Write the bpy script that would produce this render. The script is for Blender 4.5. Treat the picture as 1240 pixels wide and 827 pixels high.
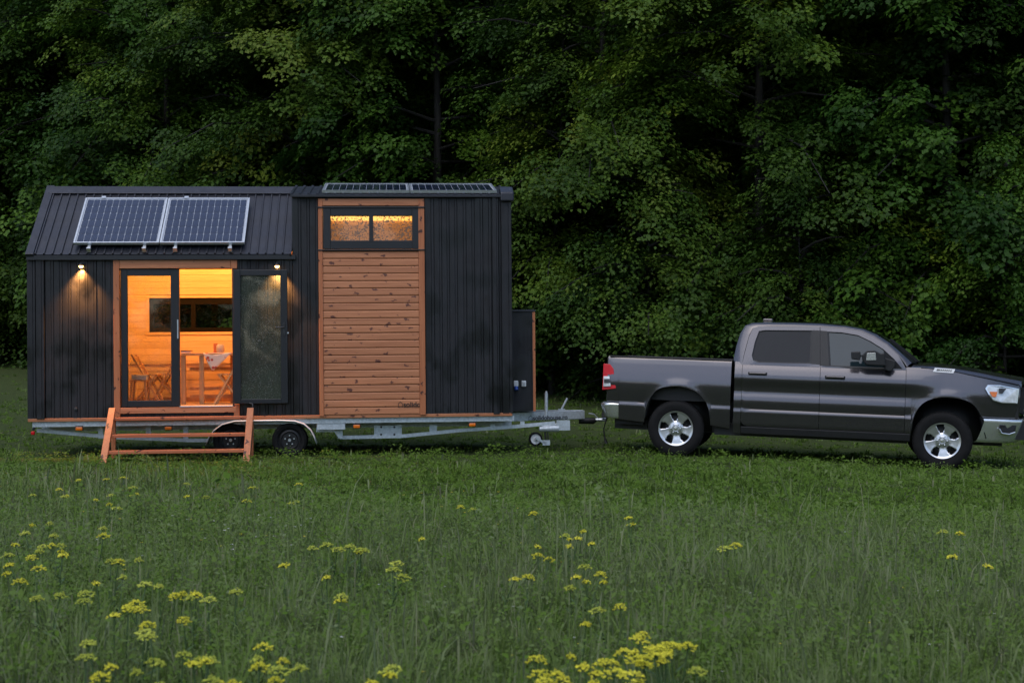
import bpy, bmesh, math, random
import numpy as np
from mathutils import Vector, Matrix
R = math.radians
scene = bpy.context.scene
for o in list(bpy.data.objects): bpy.data.objects.remove(o)
COL = scene.collection

# ------------------------------------------------------------------ camera, sky, sun, exposure
CAMZ, FPX, HOR = 1.45, 1722.0, 430.0          # eye height, focal length in photo pixels (1240 wide), horizon row
PITCH = math.atan((HOR - 413.5) / FPX)
cd = bpy.data.cameras.new('camera'); cam = bpy.data.objects.new('camera', cd); COL.objects.link(cam)
cd.sensor_width = 36; cd.lens = 36 * FPX / 1240; cd.clip_end = 2000; cd.clip_start = 0.05; cd.dof.use_dof = True; cd.dof.focus_distance = 20.5; cd.dof.aperture_fstop = 4.8
cam.location = (0, 0, CAMZ); cam.rotation_euler = (math.pi / 2 + PITCH, 0, 0)
scene.camera = cam
SUN_EL, SUN_AZ = R(60), R(205)                # overcast dusk: the soft light comes from high up behind the camera
w = bpy.data.worlds.new('World'); scene.world = w; w.use_nodes = True
nt = w.node_tree; bg = nt.nodes['Background']
sk = nt.nodes.new('ShaderNodeTexSky'); sk.sky_type = 'NISHITA'; sk.sun_disc = False
sk.sun_elevation = SUN_EL; sk.sun_rotation = SUN_AZ; sk.air_density = 1.0; sk.dust_density = 2.0; sk.ozone_density = 2.0
hs = nt.nodes.new('ShaderNodeHueSaturation'); hs.inputs['Saturation'].default_value = 1.0
nt.links.new(sk.outputs[0], hs.inputs['Color']); nt.links.new(hs.outputs[0], bg.inputs[0])
bg.inputs[1].default_value = 0.10
sl = bpy.data.lights.new('sun', 'SUN'); sl.energy = 0.5; sl.angle = R(70); sl.color = (1.0, 0.985, 0.96)
so = bpy.data.objects.new('sun', sl); COL.objects.link(so)
sd = Vector((math.sin(SUN_AZ) * math.cos(SUN_EL), math.cos(SUN_AZ) * math.cos(SUN_EL), math.sin(SUN_EL)))
so.rotation_euler = sd.to_track_quat('Z', 'Y').to_euler(); so.location = (0, -10, 30)
scene.view_settings.view_transform = 'Standard'; scene.view_settings.look = 'None'
scene.view_settings.exposure = 0.92; scene.view_settings.gamma = 1.0; scene.view_settings.use_curve_mapping = False
scene.render.engine = 'CYCLES'
cy = scene.cycles; cy.use_denoising = True; cy.max_bounces = 7; cy.diffuse_bounces = 3; cy.glossy_bounces = 4
cy.transmission_bounces = 4; cy.transparent_max_bounces = 16; cy.caustics_reflective = False; cy.caustics_refractive = False
cy.sample_clamp_indirect = 4.0

# ------------------------------------------------------------------ helpers
def ray(px, py):
    dx, dz = (px - 620) / FPX, -(py - 413.5) / FPX
    return Vector((dx, math.cos(PITCH) - dz * math.sin(PITCH), math.sin(PITCH) + dz * math.cos(PITCH)))
def at(px, py, Y):
    d = ray(px, py); return Vector((0, 0, CAMZ)) + d * (Y / d.y)
def plane_hit(M, px, py, v):                 # where the sight line meets the plane y = v of frame M, in that frame
    Mi = M.inverted(); o = Mi @ Vector((0, 0, CAMZ)); d = Mi.to_3x3() @ ray(px, py)
    p = o + d * ((v - o.y) / d.y); return p.x, p.z
def tag(o, label=None, cat=None, group=None, kind=None):
    if label: o['label'] = label
    if cat: o['category'] = cat
    if group: o['group'] = group
    if kind: o['kind'] = kind
    return o
def empty(name, M=None, parent=None):
    o = bpy.data.objects.new(name, None); COL.objects.link(o); o.empty_display_size = 0.1
    if parent: o.parent = parent
    if M is not None: o.matrix_local = M
    return o
def link(name, me, parent=None, loc=None):
    o = bpy.data.objects.new(name, me); COL.objects.link(o)
    if parent: o.parent = parent
    if loc is not None: o.location = loc
    return o
def copy_tree(o, parent=None):
    c = o.copy(); COL.objects.link(c); c.parent = parent
    for ch in list(o.children): copy_tree(ch, c)
    return c
class MB:
    def __init__(s): s.v = []; s.f = []
    def add(s, vs, fs):
        o = len(s.v); s.v += [tuple(v) for v in vs]; s.f += [tuple(i + o for i in f) for f in fs]; return s
    def box(s, x0, x1, y0, y1, z0, z1):
        return s.add([(x, y, z) for z in (z0, z1) for y in (y0, y1) for x in (x0, x1)],
                     [(0, 2, 3, 1), (4, 5, 7, 6), (0, 1, 5, 4), (2, 6, 7, 3), (0, 4, 6, 2), (1, 3, 7, 5)])
    def prism(s, pts, ax, a, b):              # polygon (in the two other axes, in order) swept along axis ax
        def P(p, t):
            q = [p[0], p[1]]; q.insert(ax, t); return tuple(q)
        n = len(pts)
        return s.add([P(p, a) for p in pts] + [P(p, b) for p in pts],
                     [tuple(range(n)), tuple(range(2 * n - 1, n - 1, -1))] + [(i, (i + 1) % n, n + (i + 1) % n, n + i) for i in range(n)])
    def beam(s, p0, p1, wd, ht, up=(0, 0, 1)):
        p0, p1 = Vector(p0), Vector(p1); d = (p1 - p0).normalized(); sx = d.cross(Vector(up)).normalized(); uz = sx.cross(d)
        vs = [p + sx * (a * wd / 2) + uz * (b * ht / 2) for p in (p0, p1) for a, b in ((-1, -1), (1, -1), (1, 1), (-1, 1))]
        return s.add(vs, [(0, 1, 2, 3), (7, 6, 5, 4)] + [(i, (i + 1) % 4, 4 + (i + 1) % 4, 4 + i) for i in range(4)])
    def path(s, pts, rad, n=8):
        pts = [Vector(p) for p in pts]; rr = rad if isinstance(rad, (list, tuple)) else [rad] * len(pts); rings = []
        for i, p in enumerate(pts):
            d = (pts[min(i + 1, len(pts) - 1)] - pts[max(i - 1, 0)]).normalized()
            a = d.orthogonal() if abs(d.z) < .001 else d.cross(Vector((0.31, 0.95, 0))); a.normalize(); b = d.cross(a)
            rings.append([p + (a * math.cos(t) + b * math.sin(t)) * rr[i] for t in (2 * math.pi * k / n for k in range(n))])
        m = len(pts)
        fs = [(i * n + k, i * n + (k + 1) % n, (i + 1) * n + (k + 1) % n, (i + 1) * n + k) for i in range(m - 1) for k in range(n)]
        return s.add([v for r in rings for v in r], fs + [tuple(range(n)), tuple(range((m - 1) * n + n - 1, (m - 1) * n - 1, -1))])
    def lathe(s, prof, n=32, c=(0, 0, 0)):    # profile (radius, y) turned round the y axis
        m = len(prof); vs = [(c[0] + r * math.cos(2 * math.pi * k / n), c[1] + y, c[2] + r * math.sin(2 * math.pi * k / n)) for r, y in prof for k in range(n)]
        return s.add(vs, [(i * n + k, i * n + (k + 1) % n, (i + 1) * n + (k + 1) % n, (i + 1) * n + k) for i in range(m - 1) for k in range(n)])
    def grid(s, rows):                        # rows of equal length
        n = len(rows[0])
        return s.add([p for r in rows for p in r], [(i * n + k, i * n + k + 1, (i + 1) * n + k + 1, (i + 1) * n + k) for i in range(len(rows) - 1) for k in range(n - 1)])
    def ring(s, A, B, closed=True):           # strip between two outlines of equal count
        n = len(A); return s.add(list(A) + list(B), [(i, (i + 1) % n, n + (i + 1) % n, n + i) for i in range(n if closed else n - 1)])
    def mesh(s, name, mat, smooth=None, weld=False):
        me = bpy.data.meshes.new(name); me.from_pydata(s.v, [], s.f)
        bm = bmesh.new(); bm.from_mesh(me)
        if weld: bmesh.ops.remove_doubles(bm, verts=bm.verts, dist=1e-5)
        bmesh.ops.recalc_face_normals(bm, faces=bm.faces); bm.to_mesh(me); bm.free()
        me.materials.append(mat)
        if smooth is not None: me.shade_smooth(); me.set_sharp_from_angle(angle=R(smooth))
        return me
    def build(s, name, mat, parent=None, smooth=None, bevel=0, weld=False, solid=0, loc=None):
        o = link(name, s.mesh(name, mat, smooth, weld), parent, loc)
        if solid:
            m = o.modifiers.new('s', 'SOLIDIFY'); m.thickness = solid; m.offset = -1
        if bevel:
            m = o.modifiers.new('b', 'BEVEL'); m.width = bevel; m.segments = 2; m.limit_method = 'ANGLE'; m.angle_limit = R(40)
        return o
def text_mesh(txt, size, name, mat):
    c = bpy.data.curves.new('t', 'FONT'); c.body = txt; c.size = size; c.extrude = 0.001; c.offset = size * .022
    o = bpy.data.objects.new('t', c); COL.objects.link(o); bpy.context.view_layer.update()
    me = bpy.data.meshes.new_from_object(o.evaluated_get(bpy.context.evaluated_depsgraph_get())); me.name = name
    bpy.data.objects.remove(o); me.materials.clear(); me.materials.append(mat); return me

# ------------------------------------------------------------------ materials
def new_mat(name):
    m = bpy.data.materials.new(name); m.use_nodes = True; t = m.node_tree
    return m, t, t.nodes['Principled BSDF']
def N(t, kind, **kw):
    n = t.nodes.new(kind)
    for k, v in kw.items():
        if k in n.inputs: n.inputs[k].default_value = v
        else: setattr(n, k, v)
    return n
def coords(t, scale=(1, 1, 1), rnd=0.0):
    tc = N(t, 'ShaderNodeTexCoord'); mp = N(t, 'ShaderNodeMapping'); mp.inputs['Scale'].default_value = scale
    t.links.new(tc.outputs['Object'], mp.inputs[0])
    if rnd:
        oi = N(t, 'ShaderNodeObjectInfo'); mu = N(t, 'ShaderNodeMath', operation='MULTIPLY'); mu.inputs[1].default_value = rnd
        t.links.new(oi.outputs['Random'], mu.inputs[0]); t.links.new(mu.outputs[0], mp.inputs['Location'])
    return mp.outputs[0]
def ramp(t, src, stops):
    r = N(t, 'ShaderNodeValToRGB'); e = r.color_ramp.elements
    while len(e) < len(stops): e.new(0.5)
    for i, (p, c) in enumerate(stops):
        e[i].position = p; e[i].color = (c, c, c, 1) if isinstance(c, (int, float)) else (*c, 1)
    t.links.new(src, r.inputs[0]); return r.outputs[0]
def noise(t, vec, scale, detail=4, rough=.55, dist=0):
    n = N(t, 'ShaderNodeTexNoise', Scale=scale, Detail=detail, Roughness=rough, Distortion=dist); t.links.new(vec, n.inputs['Vector']); return n.outputs['Fac']
def bump(t, b, h, strength=.3, dist=.01):
    n = N(t, 'ShaderNodeBump', Strength=strength, Distance=dist); t.links.new(h, n.inputs['Height']); t.links.new(n.outputs[0], b.inputs['Normal'])
def mix(t, f, a, b, mode='MIX'):
    n = N(t, 'ShaderNodeMix', data_type='RGBA', blend_type=mode)
    for s_, v in ((n.inputs[0], f), (n.inputs[6], a), (n.inputs[7], b)):
        if isinstance(v, (int, float)): s_.default_value = v
        elif isinstance(v, tuple): s_.default_value = (*v, 1)
        else: t.links.new(v, s_)
    return n.outputs[2]
def plain(name, col, rough=.5, metal=0, var=.25, scale=6, bmp=0, coat=0, spec=.5, rvar=0.0):
    m, t, b = new_mat(name); c = coords(t); f = noise(t, c, scale, 5)
    lo = tuple(x * (1 - var) for x in col); hi = tuple(min(1, x * (1 + var)) for x in col)
    t.links.new(ramp(t, f, [(.3, lo), (.7, hi)]), b.inputs['Base Color'])
    b.inputs['Metallic'].default_value = metal; b.inputs['Roughness'].default_value = rough
    if rvar: t.links.new(ramp(t, noise(t, c, scale * .4, 3), [(.35, max(.02, rough - rvar)), (.65, min(1, rough + rvar))]), b.inputs['Roughness'])
    b.inputs['Coat Weight'].default_value = coat; b.inputs['Coat Roughness'].default_value = .04; b.inputs['Specular IOR Level'].default_value = spec
    if bmp: bump(t, b, noise(t, c, scale * 8, 3), bmp, .003)
    return m
def wood(name, lo, hi, axis, rough=.55, knots=True, knotcol=(.07, .02, .012), grain=28, wet=0, kscale=3.2):
    m, t, b = new_mat(name); sc = [grain] * 3; sc[axis] = 1.3
    f = noise(t, coords(t, tuple(sc), 37.0), 1.0, 5, .6, .4); big = noise(t, coords(t, (1, 1, 1), 11.0), 2.2, 3)
    col = ramp(t, f, [(.3, lo), (.7, hi)])
    oi = N(t, 'ShaderNodeObjectInfo'); col = mix(t, .55, col, ramp(t, oi.outputs['Random'], [(0, .72), (1, 1.0)]), 'MULTIPLY')
    if knots:
        nv = N(t, 'ShaderNodeTexVoronoi', Scale=kscale, feature='F1', voronoi_dimensions='2D'); c3 = coords(t, (1, 1, 1), 53.0)
        sx_ = N(t, 'ShaderNodeSeparateXYZ'); cx_ = N(t, 'ShaderNodeCombineXYZ'); t.links.new(c3, sx_.inputs[0]); t.links.new(sx_.outputs[0], cx_.inputs[0]); t.links.new(sx_.outputs[2], cx_.inputs[1]); cs = cx_.outputs[0]
        wob = N(t, 'ShaderNodeTexNoise', Scale=22.0); t.links.new(cs, wob.inputs['Vector'])
        mk = N(t, 'ShaderNodeMapping'); mk.inputs['Scale'].default_value = (.62, 1.15, 1) if axis == 0 else (1.15, .62, 1); t.links.new(mix(t, .10, cs, wob.outputs['Color'], 'ADD'), mk.inputs[0]); t.links.new(mk.outputs[0], nv.inputs['Vector'])
        sc_ = N(t, 'ShaderNodeSeparateColor'); t.links.new(nv.outputs['Color'], sc_.inputs[0]); ms = N(t, 'ShaderNodeMath', operation='MULTIPLY'); ms.inputs[1].default_value = -.125; t.links.new(sc_.outputs[0], ms.inputs[0])
        ad = N(t, 'ShaderNodeMath', operation='ADD'); t.links.new(nv.outputs['Distance'], ad.inputs[0]); t.links.new(ms.outputs[0], ad.inputs[1]); k = ramp(t, ad.outputs[0], [(.0, 1.0), (.035, 0.0)]); col = mix(t, k, col, knotcol)
    t.links.new(col, b.inputs['Base Color'])
    if wet:
        stk = noise(t, coords(t, (60, 60, .9), 19.0), 1.0, 3); col = mix(t, .7, col, ramp(t, stk, [(.3, .35), (.7, 1.0)]), 'MULTIPLY'); wf = noise(t, coords(t, (1.0, 1.0, .8)), 2.1, 4); t.links.new(ramp(t, wf, [(.40, rough - wet), (.60, rough + .15)]), b.inputs['Roughness'])
        col = mix(t, ramp(t, wf, [(.40, .9), (.54, 0.0)]), col, (.0018, .002, .0024)); t.links.new(col, b.inputs['Base Color'])
    else: b.inputs['Roughness'].default_value = rough
    bump(t, b, f, .25, .004); return m
def glass(name, tint=(.9, .95, .93), drops=0.0, reflect=1.0, rough=.0, dscale=75.0, dcol=.35, tcol=.8, film=0.0, dens=.5, keep=.55):
    m, t, b = new_mat(name); t.nodes.remove(b); out = t.nodes['Material Output']
    tr = N(t, 'ShaderNodeBsdfTransparent'); tr.inputs[0].default_value = (*tint, 1); gl = N(t, 'ShaderNodeBsdfGlossy', Roughness=.02 + rough)
    fr = N(t, 'ShaderNodeFresnel', IOR=1.52); mu = N(t, 'ShaderNodeMath', operation='MULTIPLY', use_clamp=True); mu.inputs[1].default_value = 1.1 * reflect
    t.links.new(fr.outputs[0], mu.inputs[0]); mx = N(t, 'ShaderNodeMixShader'); t.links.new(mu.outputs[0], mx.inputs[0])
    t.links.new(tr.outputs[0], mx.inputs[1]); t.links.new(gl.outputs[0], mx.inputs[2]); last = mx.outputs[0]
    if drops:
        v = N(t, 'ShaderNodeTexVoronoi', Scale=dscale); c = coords(t); t.links.new(c, v.inputs['Vector'])
        sz = N(t, 'ShaderNodeMath', operation='MULTIPLY'); sz.inputs[1].default_value = dens; t.links.new(noise(t, c, 5.0, 4), sz.inputs[0])
        lt = N(t, 'ShaderNodeMath', operation='LESS_THAN'); t.links.new(v.outputs['Distance'], lt.inputs[0]); t.links.new(sz.outputs[0], lt.inputs[1])
        sp = N(t, 'ShaderNodeMath', operation='LESS_THAN'); sp.inputs[1].default_value = keep; sc = N(t, 'ShaderNodeSeparateColor'); t.links.new(v.outputs['Color'], sc.inputs[0]); t.links.new(sc.outputs[0], sp.inputs[0])
        aa = N(t, 'ShaderNodeMath', operation='MULTIPLY'); t.links.new(lt.outputs[0], aa.inputs[0]); t.links.new(sp.outputs[0], aa.inputs[1])
        am = N(t, 'ShaderNodeMath', operation='MULTIPLY'); am.inputs[1].default_value = drops; t.links.new(aa.outputs[0], am.inputs[0])
        rf = N(t, 'ShaderNodeBsdfRefraction', IOR=1.33, Roughness=.35); tl = N(t, 'ShaderNodeBsdfTranslucent'); tl.inputs[0].default_value = (tcol, tcol, tcol, 1)
        df = N(t, 'ShaderNodeBsdfDiffuse'); df.inputs[0].default_value = (dcol, dcol, dcol, 1)
        m1 = N(t, 'ShaderNodeMixShader'); m1.inputs[0].default_value = .55; t.links.new(tl.outputs[0], m1.inputs[1]); t.links.new(df.outputs[0], m1.inputs[2])
        m2 = N(t, 'ShaderNodeMixShader'); t.links.new(am.outputs[0], m2.inputs[0]); t.links.new(last, m2.inputs[1]); t.links.new(m1.outputs[0], m2.inputs[2]); last = m2.outputs[0]
    if film:
        fd = N(t, 'ShaderNodeBsdfDiffuse'); fd.inputs[0].default_value = (.30, .34, .28, 1); m3 = N(t, 'ShaderNodeMixShader'); m3.inputs[0].default_value = film; t.links.new(last, m3.inputs[1]); t.links.new(fd.outputs[0], m3.inputs[2]); last = m3.outputs[0]
    t.links.new(last, out.inputs[0]); return m
def emit(name, col, s):
    m, t, b = new_mat(name); b.inputs['Base Color'].default_value = (*col, 1); b.inputs['Emission Color'].default_value = (*col, 1)
    b.inputs['Emission Strength'].default_value = s; return m
M = {}
M['black_v'] = wood('black_stained_boards', (.0045, .005, .0068), (.0165, .0178, .0245), 2, .55, True, (.003, .003, .004), 26, wet=.25, kscale=5)
M['orange_h'] = wood('oiled_pine_boards', (.38, .135, .054), (.56, .225, .100), 0, .5, kscale=6.0, knotcol=(.10, .028, .015))
M['orange_v'] = wood('oiled_pine_trim', (.40, .125, .045), (.55, .195, .078), 2, .5, kscale=7.0)
M['step_wood'] = wood('oiled_step_wood', (.40, .110, .042), (.55, .17, .07), 0, .5, kscale=7.0)
M['pine_in'] = wood('interior_pine', (.66, .46, .24), (.80, .60, .36), 0, .45, False)
M['pine_fur'] = wood('furniture_pine', (.50, .27, .12), (.68, .40, .19), 2, .45, False)
M['metal_roof'] = plain('dark_roof_sheet', (.034, .036, .046), .40, .3, .2, 8, .05, rvar=.08)
M['black_frame'] = plain('black_frame_paint', (.012, .013, .016), .38, 0, .15, 5, .04)
M['alu'] = plain('brushed_aluminium', (.62, .65, .68), .35, .85, .08, 20)
M['galv'] = plain('galvanised_steel', (.50, .56, .60), .42, .35, .18, 26, .08, rvar=.08)
M['fender_steel'] = plain('bright_mudguard_steel', (.66, .68, .70), .35, .4, .1, 10)
M['cell'] = plain('solar_cell', (.020, .028, .058), .18, .0, .2, 6, coat=.6)
M['cell_back'] = plain('solar_backsheet', (.40, .43, .48), .4, 0, .05, 6)
M['rubber'] = plain('tyre_rubber', (.007, .007, .0075), .8, 0, .3, 14, .2, spec=.25)
M['black_plastic'] = plain('black_plastic', (.008, .008, .009), .5, 0, .2, 12, .1)
M['dark_steel'] = plain('dark_steel', (.05, .05, .052), .45, .6, .3, 12)
M['amber'] = plain('amber_lens', (.70, .16, .01), .2, 0, .1, 20, coat=.5)
M['red'] = plain('red_lens', (.55, .010, .016), .2, 0, .1, 20, coat=.0, spec=.3)
M['white_plastic'] = plain('white_plastic', (.62, .64, .66), .35, 0, .05, 20)
M['blue_plastic'] = plain('blue_plastic', (.02, .07, .35), .35, 0, .05, 20)
M['glass_door'] = glass('door_glass', (.88, .92, .90), .35)
M['glass_open'] = glass('rain_spotted_glass', (.80, .86, .80), .45, 1.6, 0, 60.0, .45, .8, .10); M['glass_far'] = glass('far_window_glass', (.80, .86, .80), .10, .6)
M['glass_rain'] = glass('rain_beaded_glass', (.85, .85, .82), .60, 1.0, 0, 40.0, .20, .28, .12, .85, .8)
M['lamp_glow'] = emit('lamp_glow', (1.0, .52, .16), 5.0)
M['strip_glow'] = emit('light_strip_glow', (1.0, .50, .10), 1.6)
M['dark_matte'] = plain('dark_matte_frame', (.006, .006, .006), .8, 0, .1, spec=.1)
M['print'] = plain('dark_print', (.035, .018, .012), .6, 0, .1)
M['grey_print'] = plain('grey_print', (.07, .08, .09), .6, 0, .1)
def cloth_mat():
    m, t, b = new_mat('printed_tablecloth'); c = coords(t); v = N(t, 'ShaderNodeTexVoronoi', Scale=16.0); t.links.new(c, v.inputs['Vector'])
    t.links.new(ramp(t, v.outputs['Distance'], [(.3, (.55, .10, .06)), (.42, (.82, .74, .66))]), b.inputs['Base Color']); b.inputs['Roughness'].default_value = .8; return m
M['cloth'] = cloth_mat()
# ------------------------------------------------------------------ ground
def edge_y(x): return np.clip(33.5 - 0.42 * x, 27.5, 46)           # where the forest begins
def ground(x, y):
    x = np.asarray(x, float); y = np.asarray(y, float)
    z = -0.036 * (np.logaddexp(0, (np.clip(x, -20, 12) - 2.0) * 3) / 3) * np.clip(1 - np.abs(y - 19) / 30, 0, 1)
    z = z + 0.075 * np.logaddexp(0, np.clip(y - 24.5, -40, 30))
    e = edge_y(x); z = z + 0.55 * np.clip(y - e - 3.5, 0, 60)
    return z + 0.025 * np.sin(x * .9 + 1.3) * np.sin(y * .7) * np.clip(np.abs(y - 20.5) - 1.8, 0, 1)
def ground_sheet():
    xs = np.concatenate([-np.geomspace(400, 22, 14), np.linspace(-21, 21, 85), np.geomspace(22, 400, 14)])
    ys = np.concatenate([-np.geomspace(300, 6, 10), np.linspace(-5, 60, 131), np.geomspace(61, 420, 14)])
    X, Y = np.meshgrid(xs, ys); Z = ground(X, Y); nx, ny = len(xs), len(ys)
    vs = np.stack([X, Y, Z], -1).reshape(-1, 3)
    fs = [(j * nx + i, j * nx + i + 1, (j + 1) * nx + i + 1, (j + 1) * nx + i) for j in range(ny - 1) for i in range(nx - 1)]
    me = bpy.data.meshes.new('ground'); me.from_pydata(vs.tolist(), [], fs); me.shade_smooth()
    m, t, b = new_mat('meadow_soil'); c = coords(t); f = noise(t, c, 1.7, 6); g = noise(t, c, 28, 5)
    col = mix(t, f, ramp(t, g, [(.3, (.026, .042, .012)), (.7, (.060, .090, .026))]), ramp(t, g, [(.3, (.030, .040, .014)), (.7, (.075, .092, .034))]))
    t.links.new(col, b.inputs['Base Color']); b.inputs['Roughness'].default_value = .9; b.inputs['Specular IOR Level'].default_value = .1; bump(t, b, g, .6, .03)
    me.materials.append(m); o = link('ground', me); tag(o, kind='structure')
ground_sheet()

# ------------------------------------------------------------------ tiny house
p0 = at(33, 507, 20.0)
HM = Matrix.Translation(p0) @ Matrix.Rotation(R(5.0), 4, 'Z') @ Matrix.Rotation(-0.0088, 4, 'Y')
def HP(px, py, v=0.0): return plane_hit(HM, px, py, v)
def HU(px, v=0.0, py=420): return HP(px, py, v)[0]
def HW(py, px, v=0.0): return HP(px, py, v)[1]
DW = 2.4
L = HU(620.5); EV = -0.07
WE = HW(308, 200, EV); WR = HW(229, 200, DW / 2)         # eave and ridge of the gabled end
UR = HU(354.5); WT = HW(238, 480)                        # the raised end: where it starts, its wall top
house = tag(empty('tiny_house', HM), 'black boarded tiny house with steep metal roof and a pine clad raised end', 'tiny house')
ud0, ud1 = HU(145.5), HU(282); wd0, wd1 = HW(492, 215), HW(325.5, 215)        # door opening
ww0, ww1, uw0, uw1 = HW(302, 450), HW(252, 450), HU(391, 0, 280), HU(507.5, 0, 280)   # loft window
ub0, ub1 = HU(386.5), HU(515)                            # pine clad bay
bw0, bw1 = HU(181, DW - .1), HU(299, DW - .1); bz0, bz1 = HW(402, 230, DW - .1), HW(361, 230, DW - .1)   # window in the far wall
T = .07
wall = MB()                                              # framed walls behind the cladding, with their openings
wall.box(.0, ud0, .03, .03 + T, 0, WE - .02).box(ud0, ud1, .03, .03 + T, 0, wd0 - .035).box(ud0, ud1, .03, .03 + T, wd1 + .03, WE - .02)
wall.box(ud1, UR, .03, .03 + T, 0, WE - .02).box(UR, uw0, .03, .03 + T, 0, WT).box(uw0, uw1, .03, .03 + T, 0, ww0).box(uw0, uw1, .03, .03 + T, ww1, WT).box(uw1, L - .02, .03, .03 + T, 0, WT)
wall.box(0, bw0, DW - T, DW, 0, WE - .02).box(bw0, bw1, DW - T, DW, 0, bz0).box(bw0, bw1, DW - T, DW, bz1, WE - .02).box(bw1, UR, DW - T, DW, 0, WE - .02).box(UR, L - .02, DW - T, DW, 0, WT)
sl_ = (WR - WE) / (DW / 2 - EV)
def gable(u, t): return MB().prism([(.11, 0), (DW - .08, 0), (DW - .08, WE), (DW / 2, WR - .05), (.11, WE + .02)], 0, u, u + t)
g = gable(.005, .07); wall.add(g.v, g.f)
wall.box(L - .09, L - .02, .11, DW - .08, 0, WT).box(UR + .01, UR + .07, .11, DW - .08, 0, WT)
wall_o = wall.build('wall', M['black_v'], house)
# --- black vertical boards, each its own piece
def board(px0, px1, py_t, py_b, proud=0.0, th=.026, v=0.0, gap=.002, u=None, w0=None, w1=None):
    a, b = u or (HU(px0), HU(px1)); a += gap; b -= gap
    z0 = HW(py_b, (px0 + px1) / 2) if w0 is None else w0; z1 = HW(py_t, (px0 + px1) / 2) if w1 is None else w1
    y0 = v - proud; m = .004
    o = MB().prism([(a, y0 + th), (a, y0 + m), (a + m, y0), (a + (b - a) * .66, y0), (a + (b - a) * .66 + .004, y0 + .005), (a + (b - a) * .66 + .008, y0), (b - m, y0), (b, y0 + m), (b, y0 + th)], 2, z0, z1)
    o.v = [(x, y, z) for x, y, z in o.v]
    return o.build('board', M['black_v'], wall_o)
random.seed(5)
board(33, 43.4, 312, 507, .012); board(44, 54.3, 312, 507, .030)
eb = [55 + i * 10.4 for i in range(9)]
for i in range(8):
    board(eb[i], eb[i + 1], 313, 507, random.uniform(0, .006), gap=.0018)
for i in range(14): board(145.5 + i * 9.75, 145.5 + (i + 1) * 9.75, 501, 507)
for i in range(7): board(283.5 + i * 10.2, 283.5 + (i + 1) * 10.2, 314, 506, random.uniform(0, .005), gap=.0018)
for a, b in ((355, 365.5), (365.5, 376), (376, 386.3)): board(a, b, 238, 503, random.uniform(0, .006), gap=.0018)
er = [515.4, 526.6, 535.9, 545, 554.7, 565.5, 575.7, 585.8, 596]
for a, b in zip(er, er[1:]): board(a, b, 240, 502, random.uniform(0, .006), gap=.0018)
board(597, 604.5, 239, 501, .028); board(605, 607.5, 240, 501, -.004); board(608, 620.6, 239, 501, .012)
# --- pine boards and trims
bay = MB().box(ub0, ub1, .004, .028, HW(503, 450), ww0 - .01); bay_o = bay.build('pine_cladding', M['black_frame'], house)
n = 22; yb, yt = 502.0, 304.5; a, b = HU(392), HU(507.5)
w_b, w_t = HW(yb, 450), HW(yt, 450); ph = (w_t - w_b) / n
for i in range(n):
    z0, z1 = w_b + i * ph + .002, w_b + (i + 1) * ph - .002; dv = random.uniform(0, .003)
    MB().prism([(.003, z0), (-.016 - dv, z0), (-.024 - dv, z0 + .012), (-.021 - dv, z1 - .014), (-.012 - dv, z1), (.003, z1)], 0, a, b).build('board', M['orange_h'], bay_o)
def trim(name, u0, u1, w0, w1, v0, v1, mat, parent=house, bevel=.004): return MB().box(u0, u1, v0, v1, w0, w1).build(name, mat, parent, bevel=bevel)
wb = HW(503, 450)
trim('trim', ub0, a - .003, wb, HW(241, 389), -.035, .02, M['orange_v'], bay_o); trim('trim', b + .003, ub1, wb, HW(241, 511), -.035, .02, M['orange_v'], bay_o)
trim('trim', a - .002, b + .002, HW(249.5, 450), HW(241, 450), -.030, .02, M['orange_h'], bay_o)
trim('flashing', ub0 - .004, ub1 + .004, ww1 - .005, ww1 + .017, -.050, .0, M['black_frame'], bay_o)
trim('flashing', ub0 - .004, ub1 + .004, ww0 - .022, ww0 - .004, -.050, .0, M['black_frame'], bay_o)
trim('trim', HU(138.2), ud0, HW(505, 141), HW(315, 141), -.036, .03, M['orange_v']); trim('trim', ud0 + .002, HU(280), wd1 + .004, HW(315, 210), -.032, .03, M['orange_h'])
trim('trim', HU(280.4), HU(288), wd1 - .002, HW(315, 284), -.036, .03, M['orange_v']); trim('trim', HU(283), HU(289.5), HW(504, 286), HW(489, 286), -.034, .0, M['orange_v'])
trim('sill', ud0 + .003, HU(286), HW(500, 215), wd0 - .012, -.040, .05, M['orange_h'])
trim('threshold', HU(217.5), ud1, wd0 - .010, wd0 + .004, -.050, .12, M['alu'])
trim('base_strip', .01, L - .01, -.045, .0, -.012, .05, M['orange_h'])
trim('floor_deck', .02, L - .02, -.044, -.002, .052, DW, M['pine_fur'])
# --- doors: fixed leaf on the left, opening leaf folded back on the wall
def leaf(name, u0, u1, w0, w1, g, v0, th, gl, parent):       # frame of four bars with a pane
    gu0, gu1, gw0, gw1 = g; f = MB()
    f.box(u0, gu0, v0, v0 + th, w0, w1).box(gu1, u1, v0, v0 + th, w0, w1).box(gu0, gu1, v0 + .001, v0 + th - .001, w0, gw0).box(gu0, gu1, v0 + .001, v0 + th - .001, gw1, w1)
    o = f.build(name, M['black_frame'], parent, bevel=.006)
    MB().box(gu0 - .004, gu1 + .004, v0 + th * .45, v0 + th * .45 + .006, gw0 - .004, gw1 + .004).build('pane', gl, o); return o
lf = leaf('door', HU(146.5), HU(217.5), wd0 - .005, HW(326, 180), (HU(154.5), HU(207), HW(485, 180), HW(334, 180)), .0, .06, M['glass_door'], house)
lf['label'] = 'closed left door leaf with clear glass'
MB().box(HU(214.8), HU(216.2), -.012, .0, HW(410, 215), HW(387, 215)).build('edge_strip', M['alu'], lf)
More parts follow.
